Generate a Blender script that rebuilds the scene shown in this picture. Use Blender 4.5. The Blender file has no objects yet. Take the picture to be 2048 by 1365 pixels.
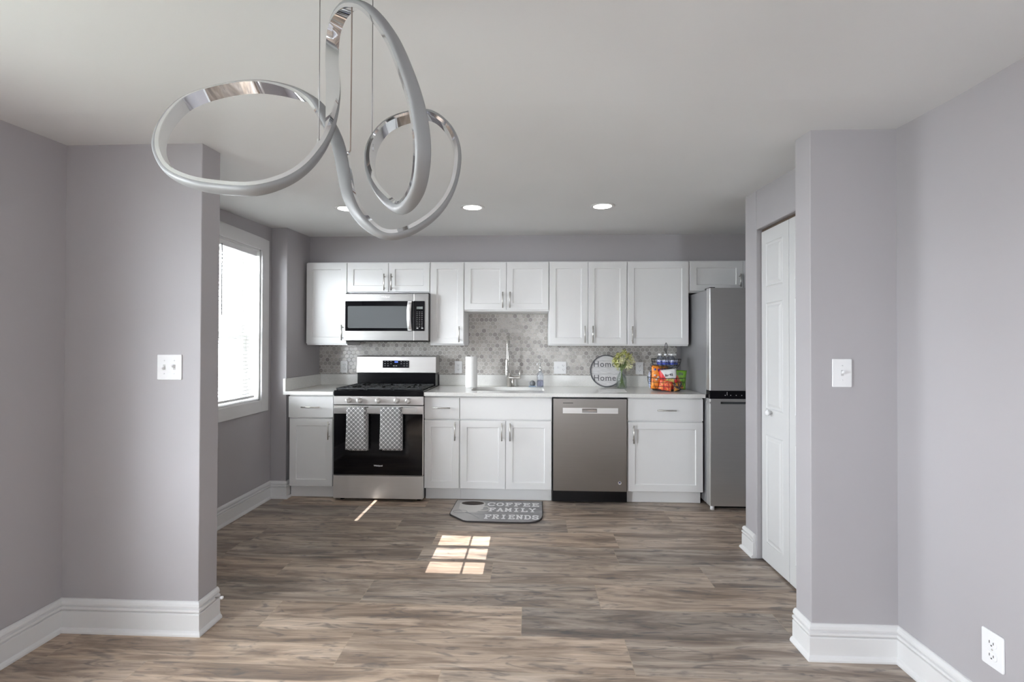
import bpy, bmesh, math, random
from mathutils import Vector, Matrix
random.seed(7)
PI = math.pi
C = bpy.context.scene.collection
sc = bpy.context.scene

# ---------------------------------------------------------------- camera
yaw = math.atan(.041); pitch = math.atan(8/910); roll = .003
_f = Vector((-math.sin(yaw)*math.cos(pitch), math.cos(yaw)*math.cos(pitch), math.sin(pitch)))
_r = Vector((math.cos(yaw), math.sin(yaw), 0)); _u = _r.cross(_f)
_r2 = math.cos(roll)*_r + math.sin(roll)*_u; _u2 = -math.sin(roll)*_r + math.cos(roll)*_u
cd = bpy.data.cameras.new('camera'); cam = bpy.data.objects.new('camera', cd); C.objects.link(cam)
cd.sensor_width = 36; cd.lens = 36*910/2048; cd.clip_start = .02
CAM = Vector((0, 0, 1.31))
cam.matrix_world = Matrix(((_r2.x, _u2.x, -_f.x, CAM.x), (_r2.y, _u2.y, -_f.y, CAM.y), (_r2.z, _u2.z, -_f.z, CAM.z), (0, 0, 0, 1)))
sc.camera = cam

# ---------------------------------------------------------------- light
w = bpy.data.worlds.new('world'); sc.world = w; w.use_nodes = True
bg = w.node_tree.nodes['Background']
bg.inputs[0].default_value = (.90, .945, 1.0, 1); bg.inputs[1].default_value = 31.0
def lamp(name, kind, loc, rot, energy, color=(1, 1, 1), size=None, portal=False):
    d = bpy.data.lights.new(name, kind); d.energy = energy; d.color = color
    if kind == 'AREA':
        d.shape = 'RECTANGLE'; d.size, d.size_y = size
        d.cycles.is_portal = portal
    o = bpy.data.objects.new(name, d); C.objects.link(o); o.location = loc; o.rotation_euler = rot
    return o
s = lamp('sun', 'SUN', (0, -6, 5), (math.radians(70), 0, 0), 19, (1, .96, .92)); s.data.angle = math.radians(.06)
# daylight portals in the real window openings
lamp('portal_dining_window', 'AREA', (-2.30, .44, 1.165), (0, -PI/2, 0), 1, size=(1.43, 1.18), portal=True)
lamp('portal_kitchen_window', 'AREA', (-2.42, 3.2, 1.47), (0, -PI/2, 0), 1, size=(1.3, .95), portal=True)
lamp('portal_rear_window', 'AREA', (.84, -2.12, 1.18), (PI/2, 0, 0), 1, size=(.28, 1.75), portal=True)
kfill = lamp('added_kitchen_fill', 'AREA', (-4.5, 1.9, 2.8), (0, 0, 0), 650, (.95, .97, 1), size=(1.6, 1.2))  # added area lamp outside the window to brighten the kitchen, not actual sky
kfill.rotation_euler = (Vector((-2.3, 3.2, 1.5))-kfill.location).to_track_quat('-Z', 'Y').to_euler()
sc.view_settings.view_transform = 'Standard'; sc.view_settings.look = 'None'
sc.view_settings.gamma = 1; sc.view_settings.use_curve_mapping = False
sc.view_settings.exposure = 0.37
sc.cycles.use_denoising = True
sc.cycles.max_bounces = 14; sc.cycles.diffuse_bounces = 9; sc.cycles.glossy_bounces = 6
sc.cycles.transmission_bounces = 10; sc.cycles.transparent_max_bounces = 12
sc.cycles.caustics_reflective = False; sc.cycles.caustics_refractive = False
sc.cycles.sample_clamp_indirect = 6

# ---------------------------------------------------------------- materials
class NT:
    def __init__(s, name):
        s.m = bpy.data.materials.new(name); s.m.use_nodes = True
        s.t = s.m.node_tree; s.b = s.t.nodes['Principled BSDF']; s.out = s.t.nodes['Material Output']
    def n(s, typ, **kw):
        x = s.t.nodes.new(typ)
        for k, v in kw.items(): setattr(x, k, v)
        return x
    def l(s, a, b): s.t.links.new(a, b)
    def put(s, sock, v):
        if isinstance(v, bpy.types.NodeSocket): s.l(v, sock)
        elif v is not None: sock.default_value = v
    def math(s, op, a, b=None, c=None, clamp=False):
        x = s.n('ShaderNodeMath', operation=op, use_clamp=clamp)
        s.put(x.inputs[0], a)
        if b is not None: s.put(x.inputs[1], b)
        if c is not None: s.put(x.inputs[2], c)
        return x.outputs[0]
    def coord(s): return s.n('ShaderNodeTexCoord').outputs['Object']
    def geo(s): return s.n('ShaderNodeNewGeometry').outputs['Position']
    def sep(s, v):
        x = s.n('ShaderNodeSeparateXYZ'); s.l(v, x.inputs[0]); return x.outputs
    def comb(s, a, b, c):
        x = s.n('ShaderNodeCombineXYZ')
        for i, v in enumerate((a, b, c)): s.put(x.inputs[i], v)
        return x.outputs[0]
    def noise(s, vec, scale, detail=3, rough=.5, dist=0):
        x = s.n('ShaderNodeTexNoise'); s.put(x.inputs['Vector'], vec)
        x.inputs['Scale'].default_value = scale; x.inputs['Detail'].default_value = detail
        x.inputs['Roughness'].default_value = rough; x.inputs['Distortion'].default_value = dist
        return x.outputs['Fac']
    def ramp(s, fac, stops):
        x = s.n('ShaderNodeValToRGB'); s.put(x.inputs[0], fac); e = x.color_ramp.elements
        while len(e) < len(stops): e.new(.5)
        for i, (p, c) in enumerate(stops):
            e[i].position = p; e[i].color = (*c, 1) if len(c) == 3 else c
        return x.outputs[0]
    def mix(s, fac, a, b, mode='MIX'):
        x = s.n('ShaderNodeMix', data_type='RGBA', blend_type=mode)
        s.put(x.inputs[0], fac)
        for i, v in ((6, a), (7, b)):
            s.put(x.inputs[i], (*v, 1) if isinstance(v, tuple) and len(v) == 3 else v)
        return x.outputs[2]
    def bump(s, h, strength=.2, dist=.001):
        x = s.n('ShaderNodeBump'); x.inputs['Strength'].default_value = strength
        x.inputs['Distance'].default_value = dist; s.l(h, x.inputs['Height']); s.l(x.outputs[0], s.b.inputs['Normal'])
    def base(s, v): s.put(s.b.inputs['Base Color'], (*v, 1) if isinstance(v, tuple) and len(v) == 3 else v)
    def set(s, **kw):
        for k, v in kw.items(): s.put(s.b.inputs[k.replace('_', ' ')], v)
        return s

def plain(name, col, rough=.5, metal=0, spec=.5, nz=0, nscale=40, **kw):
    m = NT(name); m.set(Roughness=rough, Metallic=metal)
    m.b.inputs['Specular IOR Level'].default_value = spec
    if nz:
        f = m.noise(m.coord(), nscale, 4)
        m.base(m.ramp(f, [(.3, tuple(c*(1-nz) for c in col)), (.7, tuple(min(1, c*(1+nz)) for c in col))]))
    else:
        m.base(col)
    for k, v in kw.items(): m.b.inputs[k.replace('_', ' ')].default_value = v
    return m.m
def emis(name, col, strength):
    m = NT(name); m.base((.02, .02, .02)); m.b.inputs['Emission Color'].default_value = (*col, 1)
    m.b.inputs['Emission Strength'].default_value = strength
    return m.m
def paint(name, col, rough=.55, bumpy=.12):
    m = NT(name); p = m.geo(); f = m.noise(p, 1.3, 2)
    m.base(m.ramp(f, [(.25, tuple(c*.97 for c in col)), (.75, tuple(c*1.03 for c in col))]))
    m.set(Roughness=rough); m.bump(m.noise(p, 260, 2), bumpy, .0006)
    return m.m
def steel(name, col, rough=.3, along='x', metal=1.0):
    m = NT(name); x, y, z = m.sep(m.coord())
    v = m.comb(m.math('MULTIPLY', x, 3 if along == 'x' else 900), m.math('MULTIPLY', y, 3), m.math('MULTIPLY', z, 900 if along == 'x' else 3))
    f = m.noise(v, 1, 3, .6)
    m.base(m.ramp(f, [(.3, tuple(c*.93 for c in col)), (.7, tuple(c*1.05 for c in col))]))
    m.set(Metallic=metal, Roughness=m.math('MULTIPLY_ADD', f, .14, rough-.07))
    m.b.inputs['Anisotropic'].default_value = .6
    t = m.n('ShaderNodeTangent', direction_type='RADIAL', axis='Z' if along == 'x' else 'X'); m.l(t.outputs[0], m.b.inputs['Tangent'])
    return m.m

M = {}
M['wall'] = paint('grey wall paint', (.415, .398, .412))
M['ceiling'] = paint('white ceiling paint', (.74, .745, .75), .8)
M['trim'] = paint('white trim paint', (.73, .725, .725), .35, .03)
M['cab'] = plain('white cabinet lacquer', (.80, .80, .80), .33, nz=.008, nscale=6)
M['cabin'] = plain('cabinet interior board', (.75, .74, .72), .6, nz=.02)
M['nickel'] = plain('brushed nickel', (.62, .60, .57), .3, 1)
M['chrome'] = plain('polished chrome', (.82, .83, .85), .05, 1)
M['steel'] = steel('brushed stainless steel', (.80, .775, .755), .36, metal=.62)
M['steel_mw'] = steel('brushed grey stainless steel', (.37, .36, .35), .34)
M['steel_bg'] = steel('satin brushed steel', (.52, .50, .485), .36)
M['door'] = paint('white door paint', (.64, .64, .64), .4, .03)
M['steel_dw'] = steel('brushed dark stainless steel', (.31, .288, .272), .34)
M['steel_fr'] = steel('smoky stainless steel', (.62, .615, .61), .34, metal=.80)
M['steel_light'] = steel('satin stainless steel', (.80, .79, .78), .35)
M['fr_side'] = plain('grey enamelled metal', (.30, .30, .31), .33, .35)
M['black'] = plain('black enamel', (.004, .004, .005), .22, spec=.3)
M['iron'] = plain('cast iron', (.035, .037, .04), .5, nz=.2)
M['glass_black'] = plain('black oven glass', (.003, .003, .004), .04)
M['plastic_w'] = plain('white plastic', (.82, .82, .83), .3)
M['plastic_d'] = plain('dark slot plastic', (.06, .06, .06), .5)
M['grey_glass'] = plain('grey screened glass', (.10, .105, .11), .08, 0, .8)
M['paper'] = plain('white paper towel', (.86, .86, .85), .9, nz=.02, nscale=120)
M['rubber'] = plain('black rubber', (.02, .02, .02), .7)
M['wire'] = plain('black wire', (.012, .012, .012), .4)
M['white'] = plain('white print', (.85, .85, .85), .5)
M['ink'] = plain('dark grey ink', (.09, .09, .10), .6)
M['light'] = emis('lit lamp lens', (1, .98, .94), 6)
M['blue_led'] = emis('blue display digits', (.08, .15, 1), 3)
M['disp'] = plain('pale display', (.25, .28, .27), .2)
M['lcd'] = plain('black touch panel', (.006, .006, .008), .08)
M['silicone'] = plain('unlit satin diffuser', (.26, .26, .262), .48, 0)
M['cable'] = plain('steel cable', (.28, .27, .27), .4, .8)
M['cord'] = plain('clear brown cord', (.30, .24, .21), .4)

def glassmat(name, col=(1, 1, 1), rough=0, mixf=.9):
    m = NT(name); g = m.n('ShaderNodeBsdfGlass'); g.inputs['Color'].default_value = (*col, 1); g.inputs['Roughness'].default_value = rough
    t = m.n('ShaderNodeBsdfTransparent'); t.inputs[0].default_value = (*col, 1)
    x = m.n('ShaderNodeMixShader'); x.inputs[0].default_value = mixf
    m.l(g.outputs[0], x.inputs[1]); m.l(t.outputs[0], x.inputs[2]); m.l(x.outputs[0], m.out.inputs[0])
    return m.m
def paneglass():
    m = NT('window pane glass'); t = m.n('ShaderNodeBsdfTransparent'); t.inputs[0].default_value = (.97, .98, .98, 1)
    g = m.n('ShaderNodeBsdfGlossy'); g.inputs['Roughness'].default_value = .02
    x = m.n('ShaderNodeMixShader'); x.inputs[0].default_value = .06
    m.l(t.outputs[0], x.inputs[1]); m.l(g.outputs[0], x.inputs[2]); m.l(x.outputs[0], m.out.inputs[0])
    return m.m
M['pane'] = paneglass()
M['glass'] = glassmat('clear glass', (.97, .99, .98), 0, .75)
M['clear'] = glassmat('clear plastic', (.97, .98, 1), .05, .7)
M['soap'] = glassmat('soapy liquid', (.80, .79, .86), .1, .5)

def floor_mat():
    m = NT('grey brown oak planks'); x, y, z = m.sep(m.geo())
    PW, PL = .228, 1.22
    v = m.math('DIVIDE', m.math('SUBTRACT', y, 1.83-PW*40), PW)
    row = m.math('FLOOR', v); fv = m.math('FRACT', v)
    wn = m.n('ShaderNodeTexWhiteNoise', noise_dimensions='1D'); m.l(row, wn.inputs['W'])
    u = m.math('ADD', m.math('DIVIDE', m.math('ADD', x, 30), PL), m.math('MULTIPLY', wn.outputs['Value'], 7.31))
    col = m.math('FLOOR', u); fu = m.math('FRACT', u)
    wn2 = m.n('ShaderNodeTexWhiteNoise', noise_dimensions='2D'); m.l(m.comb(row, col, 0), wn2.inputs['Vector'])
    h = wn2.outputs['Value']; off = m.math('MULTIPLY', h, 57)
    # grain: long streaks along x
    p1 = m.comb(m.math('MULTIPLY_ADD', x, 1.0, off), m.math('MULTIPLY_ADD', y, 9, m.math('MULTIPLY', off, 3)), off)
    big = m.noise(p1, 1.5, 5, .58, .9)
    p2 = m.comb(m.math('MULTIPLY_ADD', x, 2.2, off), m.math('MULTIPLY_ADD', y, 60, off), off)
    fine = m.noise(p2, 2.0, 6, .65, .4)
    p3 = m.comb(m.math('MULTIPLY_ADD', x, 3.5, off), m.math('MULTIPLY_ADD', y, 15, off), off)
    knot = m.noise(p3, 1.1, 3, .5, 2.6)
    c = m.ramp(big, [(.25, (.15, .118, .099)), (.40, (.305, .232, .182)), (.54, (.54, .43, .342)), (.74, (.76, .64, .535))])
    c = m.mix(m.math('MULTIPLY', m.ramp(fine, [(.35, (1, 1, 1)), (.62, (0, 0, 0))]), .38), c, (.10, .08, .07))
    c = m.mix(m.math('MULTIPLY', m.ramp(knot, [(.32, (1, 1, 1)), (.46, (0, 0, 0))]), .60), c, (.095, .092, .098))
    tone = m.ramp(h, [(0, (.74, .78, .83)), (.35, (.92, .93, .94)), (.7, (1.02, 1.0, .98)), (1, (1.12, 1.08, 1.03))])
    c = m.mix(1.0, c, tone, 'MULTIPLY')
    du = m.math('MULTIPLY', m.math('MINIMUM', fu, m.math('SUBTRACT', 1, fu)), PL)
    dv = m.math('MULTIPLY', m.math('MINIMUM', fv, m.math('SUBTRACT', 1, fv)), PW)
    d = m.math('MINIMUM', du, dv)
    seam = m.math('LESS_THAN', d, .0016)
    c = m.mix(m.math('MULTIPLY', seam, .6), c, (.42, .33, .24))
    m.base(c); m.set(Roughness=m.math('MULTIPLY_ADD', fine, .14, .30))
    m.b.inputs['Specular IOR Level'].default_value = .42
    hh = m.math('SUBTRACT', m.math('MULTIPLY', fine, .35), m.math('MULTIPLY', m.math('LESS_THAN', d, .002), 1))
    m.bump(hh, .25, .0012)
    return m.m
M['floor'] = floor_mat()

def hex_mat():
    m = NT('hexagon marble mosaic'); x, y, z = m.sep(m.geo())
    P = .0430; S3 = math.sqrt(3)
    px = m.math('DIVIDE', m.math('ADD', x, 8.0), P); pz = m.math('DIVIDE', m.math('ADD', z, 8.004), P*.965)
    def cell(sx, sz):
        ax = m.math('SUBTRACT', m.math('FLOORED_MODULO', m.math('SUBTRACT', px, sx), 1.0), .5)
        az = m.math('SUBTRACT', m.math('FLOORED_MODULO', m.math('SUBTRACT', pz, sz), S3), S3/2)
        return ax, az, m.math('ADD', m.math('MULTIPLY', ax, ax), m.math('MULTIPLY', az, az))
    ax, az, al = cell(0, 0); bx, bz, bl = cell(.5, S3/2)
    pick = m.math('LESS_THAN', al, bl)
    def sel(a, b): return m.math('ADD', b, m.math('MULTIPLY', pick, m.math('SUBTRACT', a, b)))
    gx, gz = sel(ax, bx), sel(az, bz)
    agx, agz = m.math('ABSOLUTE', gx), m.math('ABSOLUTE', gz)
    hd = m.math('MAXIMUM', agx, m.math('ADD', m.math('MULTIPLY', agx, .5), m.math('MULTIPLY', agz, S3/2)))
    ix = m.math('ROUND', m.math('MULTIPLY', m.math('SUBTRACT', px, gx), 2)); iz = m.math('ROUND', m.math('MULTIPLY', m.math('SUBTRACT', pz, gz), 2))
    wn = m.n('ShaderNodeTexWhiteNoise', noise_dimensions='2D'); m.l(m.comb(ix, iz, 0), wn.inputs['Vector'])
    h = wn.outputs['Value']
    base = m.ramp(h, [(0, (.32, .295, .28)), (.18, (.42, .395, .37)), (.5, (.52, .49, .46)), (1, (.60, .575, .545))])
    off = m.math('MULTIPLY', h, 31)
    vein = m.noise(m.comb(m.math('MULTIPLY', m.math('ADD', x, off), 18), off, m.math('MULTIPLY', z, 70)), 1, 4, .6, .8)
    c = m.mix(m.math('MULTIPLY', m.ramp(vein, [(.36, (1, 1, 1)), (.5, (0, 0, 0))]), .4), base, (.26, .24, .225))
    grout = m.math('GREATER_THAN', hd, .452)
    c = m.mix(grout, c, (.66, .65, .63))
    m.base(c); m.set(Roughness=m.math('MULTIPLY_ADD', grout, .4, .22))
    m.bump(m.ramp(hd, [(.42, (1, 1, 1)), (.455, (0, 0, 0))]), .4, .0015)
    return m.m
M['hex'] = hex_mat()

def quartz():
    m = NT('speckled white quartz'); p = m.geo()
    f = m.noise(p, 210, 3, .7); g = m.noise(p, 7, 5, .6, 1)
    c = m.ramp(f, [(.30, (.60, .59, .56)), (.42, (.78, .775, .75)), (.7, (.84, .835, .815))])
    c = m.mix(m.math('MULTIPLY', m.ramp(g, [(.4, (0, 0, 0)), (.7, (1, 1, 1))]), .25), c, (.74, .73, .71))
    m.base(c); m.set(Roughness=.12)
    return m.m
M['quartz'] = quartz()

def trellis():
    m = NT('grey trellis towel cloth'); x, y, z = m.sep(m.coord())
    P = .0375
    X = m.math('MULTIPLY', x, 2*PI/P); Z = m.math('MULTIPLY', z, 2*PI/P)
    a = m.math('ADD', m.math('COSINE', X), m.math('COSINE', Z))
    b = m.math('MULTIPLY', m.math('COSINE', m.math('MULTIPLY', X, 2)), m.math('COSINE', m.math('MULTIPLY', Z, 2)))
    s1 = m.math('ABSOLUTE', m.math('ADD', a, m.math('MULTIPLY', m.math('ADD', b, -.4), .12)))
    line = m.math('LESS_THAN', s1, .30)
    wv = m.noise(m.comb(m.math('MULTIPLY', x, 1), 0, m.math('MULTIPLY', z, 1)), 900, 2)
    g = m.ramp(wv, [(.3, (.17, .17, .175)), (.7, (.33, .33, .335))])
    m.base(m.mix(line, g, (.78, .78, .78))); m.set(Roughness=.95)
    m.bump(wv, .3, .001)
    return m.m
M['trellis'] = trellis()
def trellis_back():
    m = NT('wrong side of towel cloth'); f = m.noise(m.coord(), 260, 3)
    m.base(m.ramp(f, [(.35, (.12, .12, .12)), (.65, (.5, .5, .5))])); m.set(Roughness=.95); return m.m
M['trellis_b'] = trellis_back()

def bag_mat(name, c1, c2, scale=16, dist=3):
    m = NT(name); f = m.noise(m.coord(), scale, 3, .5, dist)
    m.base(m.ramp(f, [(.42, c1), (.58, c2)])); m.set(Roughness=.28)
    m.bump(m.noise(m.coord(), 45, 3, .6, 1), .6, .004); return m.m

# ---------------------------------------------------------------- mesh helpers
class MB:
    def __init__(s): s.v = []; s.f = []; s.sm = []
    def add(s, vs, fs, smooth=False):
        o = len(s.v); s.v += [tuple(v) for v in vs]; s.f += [tuple(i+o for i in f) for f in fs]; s.sm += [smooth]*len(fs); return s
    def box(s, x0, x1, y0, y1, z0, z1):
        x0, x1 = sorted((x0, x1)); y0, y1 = sorted((y0, y1)); z0, z1 = sorted((z0, z1))
        vs = [(x, y, z) for z in (z0, z1) for y in (y0, y1) for x in (x0, x1)]
        return s.add(vs, [(0, 2, 3, 1), (4, 5, 7, 6), (0, 1, 5, 4), (2, 6, 7, 3), (0, 4, 6, 2), (1, 3, 7, 5)])
    def prism(s, pts, y0, y1, axis='y'):
        """extrude a closed outline; axis y: pts are (x,z); axis z: pts are (x,y); axis x: pts are (y,z)"""
        n = len(pts)
        mk = {'y': lambda p, t: (p[0], t, p[1]), 'z': lambda p, t: (p[0], p[1], t), 'x': lambda p, t: (t, p[0], p[1])}[axis]
        vs = [mk(p, y0) for p in pts]+[mk(p, y1) for p in pts]
        fs = [tuple(range(n))[::-1], tuple(range(n, 2*n))]+[(i, (i+1) % n, (i+1) % n+n, i+n) for i in range(n)]
        return s.add(vs, fs)
    def tube(s, path, r, n=10, closed=False, cap=True):
        path = [Vector(p) for p in path]; N = len(path); rs = r if isinstance(r, (list, tuple)) else [r]*N
        rings = []; up = None
        for i, p in enumerate(path):
            a = path[(i-1) % N] if (closed or i > 0) else p
            b = path[(i+1) % N] if (closed or i < N-1) else p
            t = (b-a).normalized()
            if up is None:
                up = Vector((0, 0, 1)) if abs(t.z) < .9 else Vector((1, 0, 0))
            u = (up - t*up.dot(t)); u = u.normalized() if u.length > 1e-6 else t.orthogonal().normalized()
            up = u; v = t.cross(u)
            rings.append([p+rs[i]*(math.cos(2*PI*k/n)*u+math.sin(2*PI*k/n)*v) for k in range(n)])
        vs = [q for R in rings for q in R]; fs = []
        for i in range(N if closed else N-1):
            j = (i+1) % N
            for k in range(n): fs.append((i*n+k, i*n+(k+1) % n, j*n+(k+1) % n, j*n+k))
        s.add(vs, fs, True)
        if cap and not closed:
            s.add(rings[0], [tuple(range(n))[::-1]]); s.add(rings[-1], [tuple(range(n))])
        return s
    def lathe(s, prof, c=(0, 0, 0), n=32, axis='z', cap=True, smooth=True):
        """prof: (r, h) list along axis from c"""
        c = Vector(c)
        def P(r, h, a):
            x, y = r*math.cos(a), r*math.sin(a)
            return c+{'z': Vector((x, y, h)), 'y': Vector((x, h, y)), 'x': Vector((h, x, y))}[axis]
        vs = [P(r, h, 2*PI*k/n) for r, h in prof for k in range(n)]; fs = []
        for i in range(len(prof)-1):
            for k in range(n): fs.append((i*n+k, i*n+(k+1) % n, (i+1)*n+(k+1) % n, (i+1)*n+k))
        s.add(vs, fs, smooth)
        if cap:
            for i, pr in ((0, prof[0]), (len(prof)-1, prof[-1])):
                if pr[0] > 1e-6: s.add([P(pr[0], pr[1], 2*PI*k/n) for k in range(n)], [tuple(range(n))])
        return s
    def grid(s, fn, nu, nv, smooth=True):
        vs = [fn(i/(nu-1), j/(nv-1)) for j in range(nv) for i in range(nu)]
        fs = [(j*nu+i, j*nu+i+1, (j+1)*nu+i+1, (j+1)*nu+i) for j in range(nv-1) for i in range(nu-1)]
        return s.add(vs, fs, smooth)
    def frame_panel(s, x0, x1, z0, z1, y, t, fw, rec, slope=.004):
        """shaker front: front plane at y (facing -y), thickness t, rail width fw, recess rec"""
        def R(a, yy): return [(x0+a, yy, z0+a), (x1-a, yy, z0+a), (x1-a, yy, z1-a), (x0+a, yy, z1-a)]
        vs = R(0, y+t)+R(0, y+.0015)+R(.0015, y)+R(fw, y)+R(fw+slope, y+rec)
        fs = [(3, 2, 1, 0)]
        for k in range(4):
            for i in range(4):
                j = (i+1) % 4; fs.append((k*4+i, k*4+j, k*4+4+j, k*4+4+i))
        fs.append((16, 17, 18, 19))
        return s.add(vs, fs)
    def xf(s, mat):
        s.v = [tuple(mat @ Vector(v)) for v in s.v]; return s

def mk(name, mb, mat, origin, bevel=0, seg=2, solid=0):
    me = bpy.data.meshes.new(name)
    ox, oy, oz = origin
    me.from_pydata([(x-ox, y-oy, z-oz) for x, y, z in mb.v], [], mb.f)
    for p, sm in zip(me.polygons, mb.sm): p.use_smooth = sm
    bm = bmesh.new(); bm.from_mesh(me); bmesh.ops.remove_doubles(bm, verts=bm.verts, dist=1e-6)
    bmesh.ops.recalc_face_normals(bm, faces=bm.faces); bm.to_mesh(me); bm.free()
    me.materials.append(M[mat] if isinstance(mat, str) else mat)
    o = bpy.data.objects.new(name, me); C.objects.link(o)
    if solid:
        b = o.modifiers.new('thick', 'SOLIDIFY'); b.thickness = solid; b.offset = 0
    if bevel:
        b = o.modifiers.new('bevel', 'BEVEL'); b.width = bevel; b.segments = seg; b.limit_method = 'ANGLE'; b.angle_limit = math.radians(40)
        b.harden_normals = False
    return o
def rootof(o):
    while o.parent: o = o.parent
    return o
def part(name, mb, mat, parent, bevel=0, label=None, **kw):
    o = mk(name, mb, mat, rootof(parent).location, bevel, **kw); o.parent = parent
    if label: o['label'] = label
    return o
def tag(o, label, cat, group=None, kind=None):
    o['label'] = label; o['category'] = cat
    if group: o['group'] = group
    if kind: o['kind'] = kind
    return o
def thing(name, label, cat, loc, group=None):
    o = bpy.data.objects.new(name, None); C.objects.link(o); o.location = loc; o.empty_display_size = .05
    return tag(o, label, cat, group)
def solo(name, mb, mat, label, cat, group=None, bevel=0, **kw):
    xs, ys, zs = zip(*mb.v)
    o = mk(name, mb, mat, ((min(xs)+max(xs))/2, (min(ys)+max(ys))/2, min(zs)), bevel, **kw)
    o.location = ((min(xs)+max(xs))/2, (min(ys)+max(ys))/2, min(zs))
    return tag(o, label, cat, group)
def struct(name, mb, mat, parent=None, bevel=0, **kw):
    if parent: return part(name, mb, mat, parent, bevel, **kw)
    o = mk(name, mb, mat, (0, 0, 0), bevel, **kw); o['kind'] = 'structure'
    return o
def dup(o, parent=None):
    c = o.copy(); C.objects.link(c); c.parent = parent
    for ch in o.children: dup(ch, c)
    return c
def text(body, size, mat4, depth=.0008, bold=0, align='CENTER', space=1.0):
    """mesh text; mat4 takes the text plane (x right, y up) into the world"""
    cu = bpy.data.curves.new('t', 'FONT'); cu.body = body; cu.size = size; cu.extrude = depth/2; cu.offset = bold
    cu.align_x = align; cu.align_y = 'CENTER'; cu.resolution_u = 3; cu.space_character = space
    o = bpy.data.objects.new('t', cu); C.objects.link(o); bpy.context.view_layer.update()
    me = bpy.data.meshes.new_from_object(o); mb = MB()
    mb.add([mat4 @ v.co for v in me.vertices], [tuple(p.vertices) for p in me.polygons])
    bpy.data.objects.remove(o); bpy.data.curves.remove(cu); bpy.data.meshes.remove(me)
    return mb
def face_front(x, y, z): return Matrix.Translation((x, y, z)) @ Matrix.Rotation(PI/2, 4, 'X')
def rrect(x0, x1, z0, z1, r, n=5):
    pts = []
    for cx, cz, a0 in ((x1-r, z1-r, 0), (x0+r, z1-r, PI/2), (x0+r, z0+r, PI), (x1-r, z0+r, 1.5*PI)):
        for k in range(n+1): a = a0+PI/2*k/n; pts.append((cx+r*math.cos(a), cz+r*math.sin(a)))
    return pts
def smoothpath(pts, sub=8, closed=False):
    pts = [Vector(p) for p in pts]; N = len(pts); out = []
    rng = range(N) if closed else range(N-1)
    for i in rng:
        if closed: p0, p1, p2, p3 = pts[(i-1) % N], pts[i], pts[(i+1) % N], pts[(i+2) % N]
        else: p0, p1, p2, p3 = pts[max(i-1, 0)], pts[i], pts[i+1], pts[min(i+2, N-1)]
        for k in range(sub):
            t = k/sub
            out.append(.5*((2*p1)+(p2-p0)*t+(2*p0-5*p1+4*p2-p3)*t*t+(3*p1-p0-3*p2+p3)*t**3))
    if not closed: out.append(pts[-1])
    return out

# ---------------------------------------------------------------- room shell
def zc(y):  # the ceiling rises very slightly towards the kitchen
    if y <= 1.7: return 2.213
    if y <= 3.0: return 2.213+(y-1.7)*(2.272-2.213)/1.3
    return 2.272+(y-3.0)*(2.325-2.272)/1.2
LX, RX, BY = -2.145, 1.535, 4.42      # dining side walls, kitchen back wall
KX, NX = -2.22, -2.083                # kitchen window wall, side of the chimney breast
REAR = -2.0
struct('floor', MB().box(-2.6, 2.4, REAR-.2, BY+.15, -.1, 0), 'floor')
cb = MB(); ys = [REAR-.2, 1.7, 3.0, BY+.15]; pts = [(y, zc(y)) for y in ys]+[(BY+.15, 2.6), (REAR-.2, 2.6)]
cb.prism(pts, -2.6, 2.4, 'x'); struct('ceiling', cb, 'ceiling')
WT = 2.35
def wall_with_hole_x(name, x0, x1, ya, yb, hy0, hy1, hz0, hz1):
    m = MB()
    m.box(x0, x1, ya, hy0, 0, WT); m.box(x0, x1, hy1, yb, 0, WT)
    m.box(x0, x1, hy0, hy1, 0, hz0); m.box(x0, x1, hy0, hy1, hz1, WT)
    return struct(name, m, 'wall')
DW0, DW1 = -.15, 1.03     # dining window along the left wall, just outside the frame
wall_with_hole_x('wall_left', LX-.2, LX, REAR, 2.01, DW0, DW1, .45, 1.88)
struct('wall_left_wing', MB().box(LX-.2, -1.50, 2.01, 2.132, 0, WT), 'wall', bevel=.003)
KW0, KW1, KZ0, KZ1 = 2.78, 3.645, .85, 2.085
wall_with_hole_x('wall_kitchen_left', KX-.2, KX, 2.132, BY, KW0, KW1, KZ0, KZ1)
struct('wall_chimney_breast', MB().box(KX, NX, 3.805, BY, 0, WT), 'wall', bevel=.004)
struct('wall_back', MB().box(KX-.2, 2.3, BY, BY+.12, 0, WT), 'wall')
struct('wall_soffit', MB().box(NX, 2.1, 4.20, BY, 2.066, WT), 'wall', bevel=.003)
struct('wall_kitchen_right', MB().box(2.1, 2.22, 3.007, BY, 0, WT), 'wall')
# closet: front wall with the bifold opening, end wall towards the fridge
CO0, CO1, COZ = 2.255, 2.862, 2.025
m = MB(); m.box(1.389, 1.50, CO1, 3.007, 0, WT); m.box(1.389, 1.50, 2.083, CO0, 0, WT); m.box(1.389, 1.50, CO0, CO1, COZ, WT)
m.box(1.50, 2.22, 2.90, 3.007, 0, WT); m.box(2.1, 2.22, 2.083, 2.9, 0, WT)
struct('wall_closet', m, 'wall', bevel=.006)
struct('wall_right_wing', MB().box(1.182, 2.22, 1.973, 2.083, 0, WT), 'wall', bevel=.003)
struct('wall_right', MB().box(RX, RX+.15, REAR, 1.973, 0, WT), 'wall')
# rear wall behind the camera: a wide window, a small divided light and a narrow slit added to cast a sun streak
m = MB(); RW = (-.35, 1.25, .60, 2.1); LT = (-.603, -.270+.0, 1.675, 1.868)
R0, R1 = REAR-.12, REAR
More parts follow.
